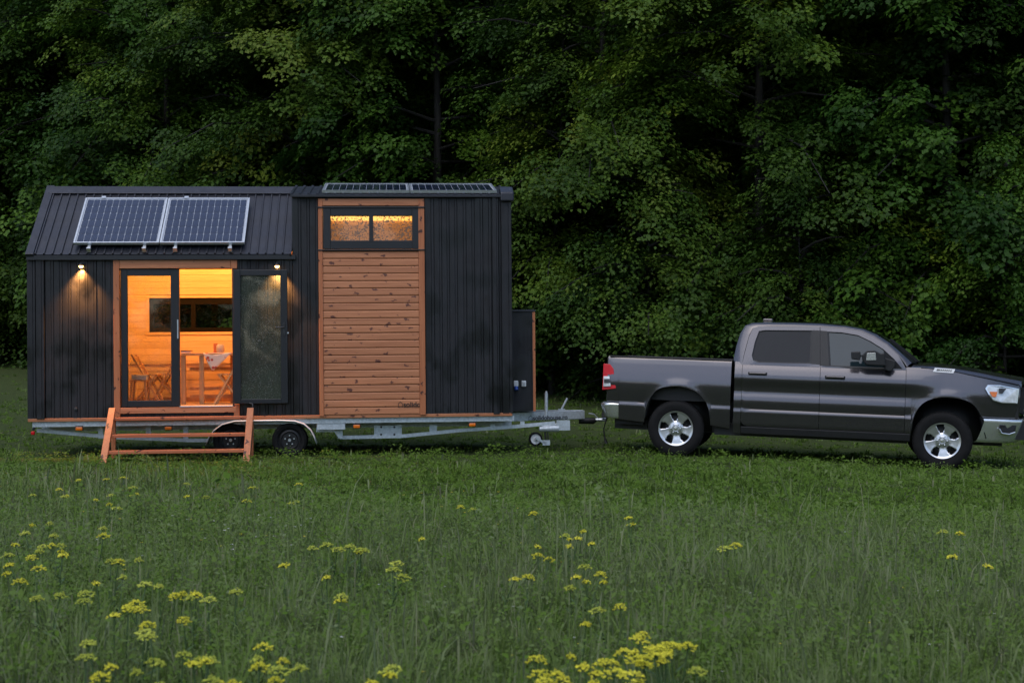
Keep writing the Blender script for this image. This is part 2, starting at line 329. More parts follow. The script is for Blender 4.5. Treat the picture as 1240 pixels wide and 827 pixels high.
for (u0, u1) in ((ud1 - .006, ud1 + .03),): trim('door_frame', u0, u1, wd0, wd1 + .02, -.01, .10, M['black_frame'])
trim('door_frame', ud0 + .003, ud1, wd1 - .004, wd1 + .022, -.005, .10, M['black_frame'])
OV = -.075
of = leaf('door', HU(283.5, OV), HU(348.6, OV), HW(488.5, 316, OV), HW(327, 316, OV), (HU(291.8, OV), HU(340.2, OV), HW(483, 316, OV), HW(334, 316, OV)), OV - .05, .06, M['glass_open'], house)
of['label'] = 'open right door leaf folded against the wall'
hu, hw = HU(344, OV - .05), HW(398, 344, OV - .05)
hd = MB().box(hu - .014, hu + .014, OV - .062, OV - .052, hw - .10, hw + .09).path([(hu, OV - .058, hw + .02), (hu, OV - .10, hw + .02), (hu - .11, OV - .10, hw + .02)], .009).build('handle', M['dark_steel'], of, smooth=40)
MB().lathe([(0, 0), (.012, 0), (.012, .02), (0, .02)], 12, (HU(348.4, OV) + .01, OV - .06, hw - .06)).build('lock', M['alu'], of)
# --- loft window
lw = leaf('window', uw0 + .004, uw1 - .004, ww0 + .003, ww1 - .003, (HU(400.5, 0, 280), HU(499, 0, 280), HW(291.5, 450), HW(261.8, 450)), -.030, .07, M['glass_rain'], house)
MB().box(HU(447, 0, 280), HU(452, 0, 280), -.036, .036, HW(292.5, 450), HW(261, 450)).build('mullion', M['black_frame'], lw)
# --- far wall window (dark frame, forest outside)
V2 = DW - .1
fw = leaf('window', bw0, bw1, bz0, bz1, (HU(186, V2), HU(294, V2), HW(397, 230, V2), HW(369, 230, V2)), V2 + .005, .08, M['glass_far'], house)
MB().box(HU(231.5, V2), HU(237, V2), V2, V2 + .09, bz0 + .03, bz1 - .03).build('mullion', M['dark_matte'], fw); fw.data.materials[0] = M['dark_matte']
# --- interior lining
lin = empty('interior_lining', None, house)
V3 = DW - .098; pb = .105; k = 0
zf = wd0
zz = zf
ceil_w = WE + .0
while zz < WE + .62:
    z1 = min(zz + pb - .0015, WE + .62)
    segs = [(.09, UR - .08)] if (z1 < bz0 or zz > bz1) else [(.09, bw0), (bw1, UR - .08)]
    for (s0, s1) in segs:
        if z1 > bz0 and zz < bz0: pass
        v = V3 if zz < WE - .05 else V3 - (zz - WE + .05) / sl_
        MB().prism([(v + .02, zz), (v + .004, zz), (v, zz + .004), (v, z1 - .004), (v + .004, z1), (v + .02, z1)], 0, s0, s1).build('board', M['pine_in'], lin)
    zz += pb
trim('casing', bw0 - .05, bw1 + .05, bz0 - .045, bz0 - .002, V3 - .02, V3, M['pine_in'], lin); trim('casing', bw0 - .05, bw1 + .05, bz1 + .002, bz1 + .045, V3 - .02, V3, M['pine_in'], lin)
trim('casing', bw0 - .05, bw0 - .002, bz0 - .002, bz1 + .002, V3 - .02, V3, M['pine_in'], lin)
fl0, fl1 = .09, L - .09; nb = 16
for i in range(nb):
    v0 = .105 + i * (DW - .2) / nb; MB().box(fl0, UR + .0, v0 + .001, v0 + (DW - .2) / nb - .002, zf - .03, zf + random.uniform(-.001, .001)).build('floor_board', M['pine_in'], lin)
MB().box(UR - .08, UR - .005, .105, DW - .1, zf, WE).build('partition', M['pine_in'], lin); MB().box(.078, .09, .105, DW - .1, zf, WE).build('partition', M['pine_in'], lin)
MB().prism([(.10, WE + .02), (DW / 2, WR - .07), (DW - .08, WE + .02), (DW - .08, WE + .05), (DW / 2, WR - .04), (.10, WE + .05)], 0, .09, UR - .01).build('ceiling', M['pine_in'], lin)
MB().box(UR + .08, L - .10, .12, DW - .1, HW(330, 450), HW(330, 450) + .06).build('loft_floor', M['pine_in'], lin)
MB().box(UR + .08, L - .10, DW - .12, DW - .10, HW(330, 450) + .06, WT).build('loft_wall', M['pine_in'], lin)
MB().box(UR + .07, L - .09, .11, DW - .1, WT - .03, WT - .002).build('loft_ceiling', M['pine_in'], lin)
# --- roof of the gabled end: sheets with upstanding seams, verge and ridge caps
roof = MB(); th = .03
ur0, ur1 = HU(31.5, EV), HU(354, EV)
def slope_pt(s, h, side=1):                 # s along the slope from the eave, h above it
    v, w_ = EV + (DW / 2 - EV) * s, WE + (WR - WE) * s; nn = Vector((-(WR - WE), (DW / 2 - EV))).normalized()
    v += nn.x * h; w_ += nn.y * h; return (v if side > 0 else DW - v, w_)
for sd_ in (1, -1):
    pr = [slope_pt(0, -.05, sd_), slope_pt(1, -.05, sd_), slope_pt(1, -.008, sd_), slope_pt(0, -.008, sd_)]; roof.prism(pr, 0, ur0 + .03, ur1 - .005)
roof_o = roof.build('roof', M['metal_roof'], house)
npan = 30; pw = (ur1 - ur0 - .14) / npan
pan = MB(); prof = [(0, 0), (.004, .022), (.020, .022), (.024, 0), (pw - .003, 0), (pw - .003, -.005), (0, -.005)]
A = [(u_, *slope_pt(0, h_)) for u_, h_ in prof]; B = [(u_, *slope_pt(1, h_)) for u_, h_ in prof]; nn_ = len(prof)
pan.add(A + B, [tuple(range(nn_)), tuple(range(2 * nn_ - 1, nn_ - 1, -1))] + [(i, (i + 1) % nn_, nn_ + (i + 1) % nn_, nn_ + i) for i in range(nn_)])
pan_me = pan.mesh('roof_sheet', M['metal_roof'])
for i in range(npan): link('roof_sheet', pan_me, roof_o, (ur0 + .12 + i * pw, 0, 0))
def slope_strip(u0, u1, s0, s1, h0, h1, name, mat):
    pr = [slope_pt(s0, h0), slope_pt(s1, h0), slope_pt(s1, h1), slope_pt(s0, h1)]; return MB().prism(pr, 0, u0, u1).build(name, mat, roof_o, bevel=.006)
slope_strip(ur0, ur0 + .115, -.015, 1.03, -.03, .030, 'verge_cap', M['metal_roof']); slope_strip(ur1 - .03, ur1, -.015, 1.02, -.03, .026, 'verge_cap', M['metal_roof'])
slope_strip(ur0 + .05, ur1, .90, 1.012, .024, .034, 'ridge_cap', M['metal_roof'])
MB().box(ur0 + .01, ur1 + .05, EV - .005, EV + .05, WE - .075, WE - .012).build('fascia', M['black_frame'], roof_o)
# --- low roof over the raised end
RW = HW(226.0, 480, DW / 2); REV = -.06; RE = HW(235.5, 480, REV)
lr = MB().prism([(REV, RE - .035), (DW / 2, RW - .035), (DW - REV, RE - .035), (DW - REV, RE), (DW / 2, RW), (REV, RE)], 0, UR - .02, L + .03)
lr_o = lr.build('raised_roof', M['metal_roof'], house)
nr = 26; rw_ = (L + .05 - UR) / nr
rb = MB()
for sd_ in (0, 1):
    q = [(REV - .01, RE + .002), (DW / 2, RW + .002), (DW / 2, RW + .016), (REV - .01, RE + .016)]
    if sd_: q = [(DW - v, w_) for v, w_ in q]
    rb.prism(q, 0, 0, .035)
rb_me = rb.mesh('roof_rib', M['metal_roof'])
for i in range(nr): link('roof_rib', rb_me, lr_o, (UR - .02 + i * rw_, 0, 0))
MB().box(UR - .01, L + .02, REV - .012, REV + .03, WT + .005, RE - .038).build('fascia', M['black_frame'], lr_o)
MB().prism([(REV - .02, RE - .10), (REV + .10, RE - .10), (REV + .35, RE + .10), (REV + .18, RE + .13), (REV - .02, RE + .03)], 0, L - .16, L + .035).build('corner_cap', M['metal_roof'], lr_o, bevel=.02)

# ------------------------------------------------------------------ solar panels
PWD, PLN = 1.185, 1.13
def make_panel():
    r = empty('solar_panel'); f = MB(); fwid = .024
    f.box(0, PWD, 0, fwid, 0, .04).box(0, PWD, PLN - fwid, PLN, 0, .04).box(0, fwid, fwid, PLN - fwid, 0, .04).box(PWD - fwid, PWD, fwid, PLN - fwid, 0, .04)
    fo = f.build('frame', M['alu'], r)
    bs = MB().box(fwid, PWD - fwid, fwid, PLN - fwid, .018, .028).build('back_sheet', M['cell_back'], r)
    cw, ch = (PWD - 2 * fwid - .03) / 12, (PLN - 2 * fwid - .03) / 6; gp = .0055
    c = MB(); x0, x1, y0, y1, k = gp / 2, cw - gp / 2, gp / 2, ch - gp / 2, .009
    c.prism([(x0 + k, y0), (x1 - k, y0), (x1, y0 + k), (x1, y1 - k), (x1 - k, y1), (x0 + k, y1), (x0, y1 - k), (x0, y0 + k)], 2, .0282, .031)
    cm = c.mesh('cell', M['cell'])
    for i in range(12):
        for j in range(6): link('cell', cm, bs, (fwid + .015 + i * cw, fwid + .015 + j * ch, 0))
    for x in (.22, PWD - .2): MB().box(x - .02, x + .02, -.09, -.002, -.05, .0).box(x - .028, x + .028, -.10, -.075, -.058, .012).build('bracket', M['alu'], r)
    for x in (.26,): MB().box(x - .03, x + .03, PLN - .02, PLN + .03, .0, .05).build('clamp', M['alu'], r)
    return r
sp0 = make_panel()
ang = math.atan2(WR - WE, DW / 2 - EV); s0 = .075
def place_panel(o, u, v, w_, a): o.matrix_world = HM @ Matrix.Translation((u, v, w_)) @ Matrix.Rotation(a, 4, 'X')
vv, wv = slope_pt(s0, .075)
PU = plane_hit(HM, 89, 299, vv)[0]
place_panel(sp0, PU, vv, wv, ang); tag(sp0, 'left solar panel on the steep roof above the left wall lamp', 'solar panel', 'solar panels on the roofs')
sp1 = copy_tree(sp0); place_panel(sp1, PU + PWD + .012, vv, wv, ang); sp1['label'] = 'right solar panel on the steep roof above the open doorway'
ang2 = math.atan2(RW - RE, DW / 2 - REV); RU = plane_hit(HM, 390, 234, -.02)[0]
for i, lb in enumerate(('left solar panel lying nearly flat on the raised roof above the loft window', 'right solar panel lying nearly flat on the raised roof, nearer the corner')):
    q = copy_tree(sp0); place_panel(q, RU + i * (PWD * 1.055 + .01), .0, RE + .026, ang2 + .004); q['label'] = lb; q.scale = (1.055, 1, 1)
    for ch in list(q.children):
        if ch.name.startswith(('bracket', 'clamp')): bpy.data.objects.remove(ch)

# ------------------------------------------------------------------ wall lamps
def wall_lamp(px, py, label, pw_, v=0.0):
    u, w_ = HP(px, py, v - .06)
    r = empty('wall_lamp', HM @ Matrix.Translation((u, v, w_))); tag(r, label, 'lamp', 'wall lamps beside the doors')
    MB().lathe([(0, -.02), (.03, -.02), (.03, .0), (0, .0)], 16, (0, -.003, .035)).build('mount', M['black_plastic'], r)
    s_ = MB(); pf = [(.002, .05), (.030, .045), (.042, .012), (.039, .012), (.027, .040), (.002, .044)]; m_ = 16
    s_.add([(rr * math.cos(2 * math.pi * k / m_), -.055 + rr * math.sin(2 * math.pi * k / m_), z) for rr, z in pf for k in range(m_)],
           [(i * m_ + k, i * m_ + (k + 1) % m_, (i + 1) * m_ + (k + 1) % m_, (i + 1) * m_ + k) for i in range(len(pf) - 1) for k in range(m_)])
    s_.build('shade', M['black_plastic'], r, smooth=40)
    b_ = MB(); pf = [(.001, -.022), (.022, -.016), (.032, .0), (.030, .014), (.001, .020)]
    b_.add([(rr * math.cos(2 * math.pi * k / m_), -.055 + rr * math.sin(2 * math.pi * k / m_), z) for rr, z in pf for k in range(m_)],
           [(i * m_ + k, i * m_ + (k + 1) % m_, (i + 1) * m_ + (k + 1) % m_, (i + 1) * m_ + k) for i in range(len(pf) - 1) for k in range(m_)])
    b_.build('bulb', M['lamp_glow'], r, smooth=60)
    l_ = bpy.data.lights.new('lamp_light', 'SPOT'); l_.energy = pw_; l_.color = (1, .40, .10); l_.spot_size = R(100); l_.spot_blend = 1.0; l_.shadow_soft_size = .02
    lo = bpy.data.objects.new('lamp_light', l_); COL.objects.link(lo); lo.parent = r; lo.location = (0, -.055, -.03); lo.rotation_euler = (R(22), 0, 0)
wall_lamp(98, 323, 'small lit wall lamp on the black boards left of the doors', 230)
wall_lamp(335.5, 323, 'small lit wall lamp above the opened right door leaf', 320)
for (u, v, w_, e, sz) in ((1.35, 1.0, WE + .35, 56, .35), (2.6, 1.1, WE + .35, 60, .35)):
    r = empty('ceiling_lamp', HM @ Matrix.Translation((u, v, w_))); tag(r, 'round warm ceiling lamp inside the house ' + ('near its left end' if u < 2 else 'above the table'), 'lamp', 'ceiling lamps in the room')
    MB().path([(0, 0, 0), (0, 0, .06)], .10, 20).build('shade', M['white_plastic'], r); MB().path([(0, 0, .06), (0, 0, .42)], .006, 6).build('cord', M['black_plastic'], r)
    l_ = bpy.data.lights.new('room_light', 'POINT'); l_.energy = e; l_.color = (1, .39, .09); l_.shadow_soft_size = .15
    lo = bpy.data.objects.new('room_light', l_); COL.objects.link(lo); lo.parent = r; lo.location = (0, 0, -.14)
ls = tag(empty('light_strip', HM), 'warm light strip glowing along the loft ceiling behind the upper window', 'light strip')
zc = HW(263.5, 450, DW - .2)
MB().box(UR + .15, L - .3, DW - .20, DW - .17, zc - .05, zc + .06).build('diffuser', M['strip_glow'], ls)
l_ = bpy.data.lights.new('loft_light', 'AREA'); l_.energy = 9; l_.color = (1, .50, .18); l_.shape = 'RECTANGLE'; l_.size = 2.0; l_.size_y = .1
lo = bpy.data.objects.new('loft_light', l_); COL.objects.link(lo); lo.parent = ls; lo.location = (HU(460), DW * .6, WT - .06)
# ------------------------------------------------------------------ trailer
tr = tag(empty('trailer', HM), 'galvanised twin axle trailer chassis carrying the tiny house', 'trailer')
def H3(px, py, v): u, w_ = HP(px, py, v); return Vector((u, v, w_))
VS = .03
zr1 = -.047; zr0 = HW(517, 60, 0)
uA, uB = HU(38), HU(622)
rail = MB().prism([(VS, zr0), (VS, zr1), (VS + .05, zr1), (VS + .05, zr1 - .01), (VS + .012, zr1 - .01), (VS + .012, zr0 + .01), (VS + .05, zr0 + .01), (VS + .05, zr0)], 0, uA, uB)
rail.box(uA, uB, DW - .08, DW - .03, zr0, zr1)
rail.build('side_rail', M['galv'], tr)
for i in range(9):
    u = uA + .1 + i * (uB - uA - .2) / 8; MB().box(u - .03, u + .03, VS + .06, DW - .09, zr1 - .085, zr1 - .004).build('crossbeam', M['galv'], tr)
for v in (.45, DW - .5): MB().box(uA + .03, uB, v, v + .06, zr1 - .16, zr1 - .088).build('longitudinal_beam', M['galv'], tr)
VT = .22
def chord(pts, wd=.05, ht=.05):
    o = MB()
    for a, b in zip(pts, pts[1:]): o.beam(H3(*a, VT), H3(*b, VT), wd, ht)
    return o
chord([(45, 521), (135, 529), (228, 533), (262, 533)]).build('lower_chord', M['galv'], tr)
chord([(412, 529.5), (486, 528), (556, 521), (622, 516.5), (672, 512)]).build('lower_chord', M['galv'], tr)
def plate(name, x0, x1, y0, y1, v=VT, th=.012, mat='galv', bev=0):
    a = H3(x0, y1, v); b = H3(x1, y0, v); return MB().box(a.x, b.x, v - th, v, a.z, b.z).build(name, M[mat], tr, bevel=bev)
for x in (122, 180, 225): plate('post', x - 3, x + 3, 516, 531)
plate('post', 383, 414, 516, 523, .16); plate('post', 409, 415, 516, 531); plate('post', 453, 459, 514, 528.5); plate('post', 480, 486.5, 514, 528)
pl = plate('gusset_plate', 459, 480, 515, 528, VT - .002)
for x, y in ((461.5, 517), (477.5, 517), (461.5, 526), (477.5, 526)):
    p = H3(x, y, VT - .016); MB().lathe([(0, -.012), (.016, -.012), (.016, 0), (0, 0)], 8, p).build('bolt', M['dark_steel'], pl)
plate('post', 520, 529, 514, 524); plate('post', 594, 599, 513, 520); plate('post', 630, 635, 510, 516)
a = H3(404, 529, .16); MB().prism([(H3(404, 522, .16).x, H3(404, 522, .16).z), (H3(415, 522, .16).x, H3(415, 522, .16).z), (H3(415, 531, .16).x, H3(415, 531, .16).z), (H3(411, 531, .16).x, H3(411, 531, .16).z)], 1, .15, .17).build('bracket', M['galv'], tr)
for x, y in ((96, 519), (204, 518.5), (432, 516.2), (572, 514.2)):
    c = H3(x, y, .03); o = MB().box(c.x - .048, c.x + .048, .0, .03, c.z - .024, c.z + .024).build('marker_light', M['amber'], tr, bevel=.01)
    MB().box(c.x - .055, c.x + .055, .03, .05, c.z - .03, c.z + .045).build('lamp_base', M['black_plastic'], o)
c = H3(40, 524, .02); o = MB().box(c.x - .025, c.x + .025, -.01, .05, c.z - .028, c.z + .022).build('rear_light', M['red'], tr, bevel=.012)
MB().beam(H3(40, 521, .04), H3(43, 514, .06), .03, .03).build('lamp_arm', M['black_plastic'], o)
# wheels and mudguard
def t_wheel(px, v):
    c = H3(px, 533, v); wz = -p0.z + .255
    r = empty('wheel', Matrix.Translation((c.x, v, c.z)), tr); Rr = .25
    MB().lathe([(.165, .03), (.175, .0), (.215, -.012), (.242, .004), (.250, .03), (.250, .15), (.242, .172), (.215, .185), (.175, .18), (.165, .15), (.165, .03)], 40).build('tyre', M['rubber'], r, smooth=35)
    rm = MB().lathe([(.001, .035), (.045, .03), (.052, .045), (.105, .045), (.125, .025), (.150, .035), (.168, .012), (.170, .03), (.166, .15)], 36).build('rim', M['black_plastic'], r, smooth=35)
    MB().lathe([(.001, .012), (.020, .012), (.024, .034), (.001, .034)], 14).build('hub', M['alu'], rm, smooth=40)
    for k in range(5):
        t = 2 * math.pi * k / 5 + .3; MB().lathe([(.001, .022), (.011, .022), (.011, .046), (.001, .046)], 6, (.066 * math.cos(t), 0, .066 * math.sin(t))).build('wheel_nut', M['alu'], rm)
for px in (279, 350.5):
    for v in (.02, DW - .30): t_wheel(px + (0 if v < 1 else 3), v)
mg = []
for x, y in ((249, 538.5), (253, 528), (259, 520), (269, 513), (284, 509.3), (310, 508.6), (340, 508.2), (357, 509), (368, 512.5), (376, 519.5), (381, 529), (383.5, 537)):
    mg.append(H3(x, y, -.06))
g_ = MB().grid([[(p.x, v, p.z - (0 if v > -.055 else .016)) for p in mg] for v in (-.066, -.054, .10, .29)]); g_.build('mudguard', M['fender_steel'], tr, smooth=50, solid=.008)
for px in (279, 350.5):
    c = H3(px, 533, .3); MB().path([(c.x, .25, c.z), (c.x, DW - .25, c.z)], .03, 10).build('axle', M['galv'], tr)
MB().box(H3(384, 512, .1).x, H3(418, 512, .1).x, .04, .10, zr0 - .09, zr0 - .002).build('bracket', M['galv'], tr)
# drawbar: two beams closing on the coupling, with jockey wheel and hand brake
ua, ub = HU(619), HU(709, .9)
zt, zb = HW(500.5, 640, .5), HW(511, 640, .5)
for s_ in (-1, 1):
    v0, v1 = (.42, 1.13) if s_ < 0 else (DW - .42, DW - 1.13)
    MB().beam((ua - .6, v0, (zt + zb) / 2), (ub, v1, (zt + zb) / 2 + .01), .05, zt - zb).build('drawbar', M['galv'], tr, bevel=.006)
MB().box(ub - .22, ub - .01, 1.14, DW - 1.14, zb, zt - .01).build('head_plate', M['galv'], tr)
cp = H3(709, 508.5, 1.2); ce = H3(731, 508, 1.2)
MB().path([cp + Vector((-.1, 0, -.01)), cp + Vector((.12, 0, -.015)), cp + Vector((.16, 0, 0))], [.045, .05, .03], 12).build('gaiter', M['black_plastic'], tr, smooth=40)
MB().path([cp + Vector((.1, 0, 0)), ce, ce + Vector((.05, 0, .0))], [.022, .03, .035], 12).path([cp + Vector((.2, 0, .02)), cp + Vector((.13, 0, .09)), cp + Vector((.05, 0, .10))], .010, 8).build('coupling', M['alu'], tr, smooth=40)
j0 = H3(661.5, 476, .62); j1 = H3(661.5, 503, .62)
MB().path([j0, j1], .026, 12).path([j0 + Vector((0, 0, .0)), j0 + Vector((0, 0, .03))], .018, 10).build('jack_tube', M['galv'], tr, smooth=40)
MB().path([H3(679, 497, 1.15), H3(687, 482, 1.15)], [.014, .018], 10).box(H3(676, 497, 1.15).x, H3(684, 497, 1.15).x, 1.12, 1.18, H3(679, 500, 1.15).z, H3(679, 495, 1.15).z).build('brake_lever', M['galv'], tr, smooth=40)
jf = MB().path([H3(653, 519.5, .60), H3(676, 518.5, .62)], [.035, .055], 12).path([H3(656, 517, .62), H3(690, 510, .62)], .012, 8).box(H3(674, 517, .6).x, H3(690, 512, .6).x, .58, .68, H3(680, 521, .6).z, H3(680, 509, .6).z)
jf.build('jockey_clamp', M['galv'], tr, smooth=40)
MB().path([H3(660, 523, .62), H3(661, 534, .62)], .014, 8).path([H3(663, 523, .60), H3(664, 536, .6)], .010, 8).build('jockey_leg', M['dark_steel'], tr)
c = H3(648.8, 531.6, .60); jw = empty('jockey_wheel', Matrix.Translation(c), tr)
MB().lathe([(.075, .0), (.098, .0), (.104, .015), (.104, .045), (.098, .06), (.075, .06), (.075, 0)], 28).build('tyre', M['rubber'], jw, smooth=35)
jr = MB().lathe([(.001, -.012), (.02, -.012), (.024, .008), (.06, .014), (.078, .004), (.078, .05)], 24); jr.build('rim', M['white_plastic'], jw, smooth=40)
MB().beam(H3(648.8, 530, .575), H3(662, 537.5, .575), .02, .035).box(H3(657, 535, .57).x, H3(666, 535, .57).x, .565, .595, H3(660, 539, .57).z, H3(660, 533, .57).z).build('jockey_fork', M['galv'], tr)
# printed names
def logo(size, txt, name, mat, parent, M4):
    k = size; ic = MB(); o_ = [(0, 0), (.62, 0), (.62, .5), (.31, .78), (0, .5)]; i_ = [(.07, .07), (.55, .07), (.55, .47), (.31, .69), (.07, .47)]
    r = empty(name, M4, parent); ic.ring([(x * k, y * k, .001) for x, y in o_], [(x * k, y * k, .001) for x, y in i_]); ic.build('house_mark', mat, r)
    link('lettering', text_mesh(txt, size * .95, 'lettering', mat), r, (.70 * k, .04 * k, 0))
uq, wq = HP(482, 493.2, -.031)
logo(.108, 'solido', 'printed_name', M['print'], house, Matrix.Translation((uq, -.031, wq)) @ Matrix.Rotation(R(90), 4, 'X'))
dv = Vector((ub - (ua - .6), 1.13 - .42, .01)); tq = ((HU(640, .66) - (ua - .6)) / dv.x)
px_ = Vector((ua - .6, .42, 0)) + dv * tq
logo(.104, 'solidohouse.ro', 'printed_name', M['grey_print'], tr, Matrix.Translation((px_.x, px_.y - .036, HW(509.2, 640, px_.y))) @ Matrix.Rotation(math.atan2(dv.y, dv.x), 4, 'Z') @ Matrix.Rotation(R(90), 4, 'X'))

# ------------------------------------------------------------------ cupboard on the drawbar end
vc = .55; ca, cb = L + .012, HU(648.5, vc)
cz0, cz1 = HW(498, 634, vc), HW(375, 634, vc)
cup = tag(empty('service_cupboard', HM), 'narrow black service cupboard with pine edge behind the drawbar', 'cupboard')
cbody = MB().box(ca, cb - .06, vc, vc + 1.1, cz0, cz1 - .03).build('body', M['black_v'], cup)
MB().box(ca - .0, cb + .0, vc - .03, vc + 1.13, cz1 - .028, cz1).build('lid', M['metal_roof'], cup)
MB().box(cb - .058, cb - .045, vc - .012, vc + 1.11, cz0 + .005, cz1 - .03).build('edge_strip', M['black_frame'], cup)
MB().box(cb - .044, cb - .005, vc - .015, vc + 1.12, cz0, cz1 - .031).build('pine_door', M['orange_v'], cup)
for x, lb, nm in ((624.6, 'socket_box', 'blue'), (634, 'socket_box', 'white')):
    c = H3(x, 464.5, vc); o = MB().box(c.x - .035, c.x + .035, vc - .05, vc, c.z - .045, c.z + .045).build(lb, M['white_plastic'], cup, bevel=.012)
    if nm == 'blue': MB().path([(c.x, vc - .03, c.z - .045), (c.x + .005, vc - .05, c.z - .095)], .030, 14).build('blue_plug', M['blue_plastic'], o, smooth=40)
    else: MB().path([(c.x, vc - .05, c.z + .01), (c.x, vc - .062, c.z + .008)], .018, 12).build('cover', M['white_plastic'], o)

# ------------------------------------------------------------------ steps at the door
st = tag(empty('wooden_steps', HM), 'three tread orange stained wooden steps at the open doorway', 'steps')
def tread(y0, y1, xa, xb, v, dep=.22):
    a = H3(xa, y1, v); b = H3(xb, y0, v)
    MB().box(a.x, b.x, v, v + dep, a.z, b.z).build('tread', M['step_wood'], st, bevel=.005)
tread(504, 509.5, 134.5, 298.5, -.36); tread(524.3, 530.3, 131, 297, -.58); tread(544, 550.2, 127.5, 295, -.80)
gz = -p0.z - .02
for xa, xb in ((132.6, 122.2), (298.5, 293.5)):
    t_ = H3(xa + 3, 495, -.25); b_ = H3(xb + 3, 562, -.93); t_.x = b_.x = (t_.x + b_.x) / 2 + (0 if xa < 200 else .02)
    MB().beam(t_, b_, .05, .09, (1, 0, 0)).build('stringer', M['orange_v'], st, bevel=.004)
    MB().box(t_.x - .03, t_.x + .03, -.20, -.14, gz, HW(505, 140, -.2)).build('leg', M['orange_v'], st, bevel=.004)
cb_ = [H3(302, 488, -.18), H3(306, 489, -.2), H3(305.5, 500, -.2), H3(303, 508, -.2), H3(305, 517, -.2), H3(305, 527, -.2), H3(304, 540, -.2), H3(302, 555, -.22)]
tag(MB().path([HM @ p for p in cb_], .010, 8).build('hanging_cable', M['dark_steel'], smooth=60), 'thin dark cable hanging down beside the right step leg', 'cable')
# small marks on the wall under the left boards
vt = tag(empty('wall_vent', HM @ Matrix.Translation(H3(92, 495, 0))), 'small round vent cap low on the left black wall', 'vent')
MB().lathe([(.001, -.03), (.022, -.028), (.026, -.01), (.026, .0)], 16).build('cap', M['dark_steel'], vt, smooth=40)

# ------------------------------------------------------------------ furniture inside
FZ = zf
def I3(px, py, v): return H3(px, py, v)
tb = tag(empty('table', HM), 'pine table standing inside the open doorway', 'table')
tv0, tv1 = .75, 1.35; tz = HW(427.5, 250, tv0)
tu0, tu1 = HU(219, tv0), HU(287, tv0)
MB().box(tu0, tu1, tv0, tv1, tz - .035, tz).build('tabletop', M['pine_fur'], tb, bevel=.004)
for px in (222, 244): u = HU(px, tv0 + .05); MB().box(u - .032, u + .032, tv0 + .03, tv0 + .09, FZ, tz - .036).build('leg', M['pine_fur'], tb)
for px in (222, 281): u = HU(px, tv1); MB().box(u - .022, u + .022, tv1 - .06, tv1 - .015, FZ, tz - .036).build('leg', M['pine_fur'], tb)
for z in (.52, .22, .10): MB().box(tu0 + .05, tu1 - .1, tv1 - .05, tv1 - .03, FZ + z - .025, FZ + z + .025).build('rail', M['pine_fur'], tb)
sb = tag(empty('bench_cabinet', HM), 'low pine cabinet with horizontal boards along the far wall behind the table', 'cabinet')
bz_ = FZ + .62
for i in range(4): MB().box(HU(150, 1.8), UR - .12, 1.78, 1.80, FZ + .08 + i * .135, FZ + .08 + (i + 1) * .135 - .008).build('board', M['pine_in'], sb)
MB().box(HU(150, 1.8), UR - .12, 1.81, DW - .12, FZ + .002, bz_ - .03).build('carcass', M['pine_fur'], sb); MB().box(HU(149, 1.8), UR - .11, 1.76, DW - .12, bz_ - .028, bz_).build('worktop', M['pine_in'], sb)
# cloth over the table edge
cl = MB(); rows = []
cu0, cu1 = HU(246, tv0), HU(280, tv0)
for k in range(9):
    q = k / 8; rows.append([])
    for i in range(13):
        p = i / 12; u = cu0 + (cu1 - cu0) * p; drop = (1 - abs(p - .32) / (.34 if p < .32 else .70)) * .28
        if q < .4: rows[-1].append((u, tv0 + .35 * (1 - q / .4) - .004, tz + .004))
        else:
            d = max(.01, drop) * (q - .4) / .6; rows[-1].append((u, tv0 - .008 - .012 * math.sin(p * 17) * (q - .4), tz + .003 - d))
cl.grid(rows); o = cl.build('tablecloth', M['cloth'], smooth=70, solid=.003); o.matrix_world = HM; tag(o, 'small red patterned cloth hanging over the table edge', 'tablecloth')
bk = tag(empty('book', HM), 'dark book lying on the left end of the table', 'book')
a_ = H3(220, 424.2, .95); MB().box(a_.x, HU(231, .95), .9, 1.1, tz + .004, tz + .03).build('pages', M['white_plastic'], bk); MB().box(a_.x - .006, HU(231.6, .95), .894, 1.1, tz + .0305, tz + .042).build('cover', M['dark_steel'], bk)
pot = tag(empty('storage_jar', HM), 'pale jar standing on the table beside the cloth', 'jar')
jc = H3(267, 420, 1.2); MB().add([(jc.x + r_ * math.cos(k * math.pi / 8), 1.2 + r_ * math.sin(k * math.pi / 8), tz + z_) for r_, z_ in ((.05, 0), (.065, .05), (.06, .11), (.045, .13)) for k in range(16)],
    [(i * 16 + k, i * 16 + (k + 1) % 16, (i + 1) * 16 + (k + 1) % 16, (i + 1) * 16 + k) for i in range(3) for k in range(16)] + [tuple(range(48, 64))]).build('jar_body', M['cell_back'], pot, smooth=40)
fr_ = tag(empty('picture_board', HM), 'small upright wooden board standing on the table by the jar', 'board')
MB().box(HU(258.5, 1.25), HU(263.5, 1.25), 1.25, 1.27, tz + .001, HW(416, 261, 1.25)).build('panel', M['orange_v'], fr_)
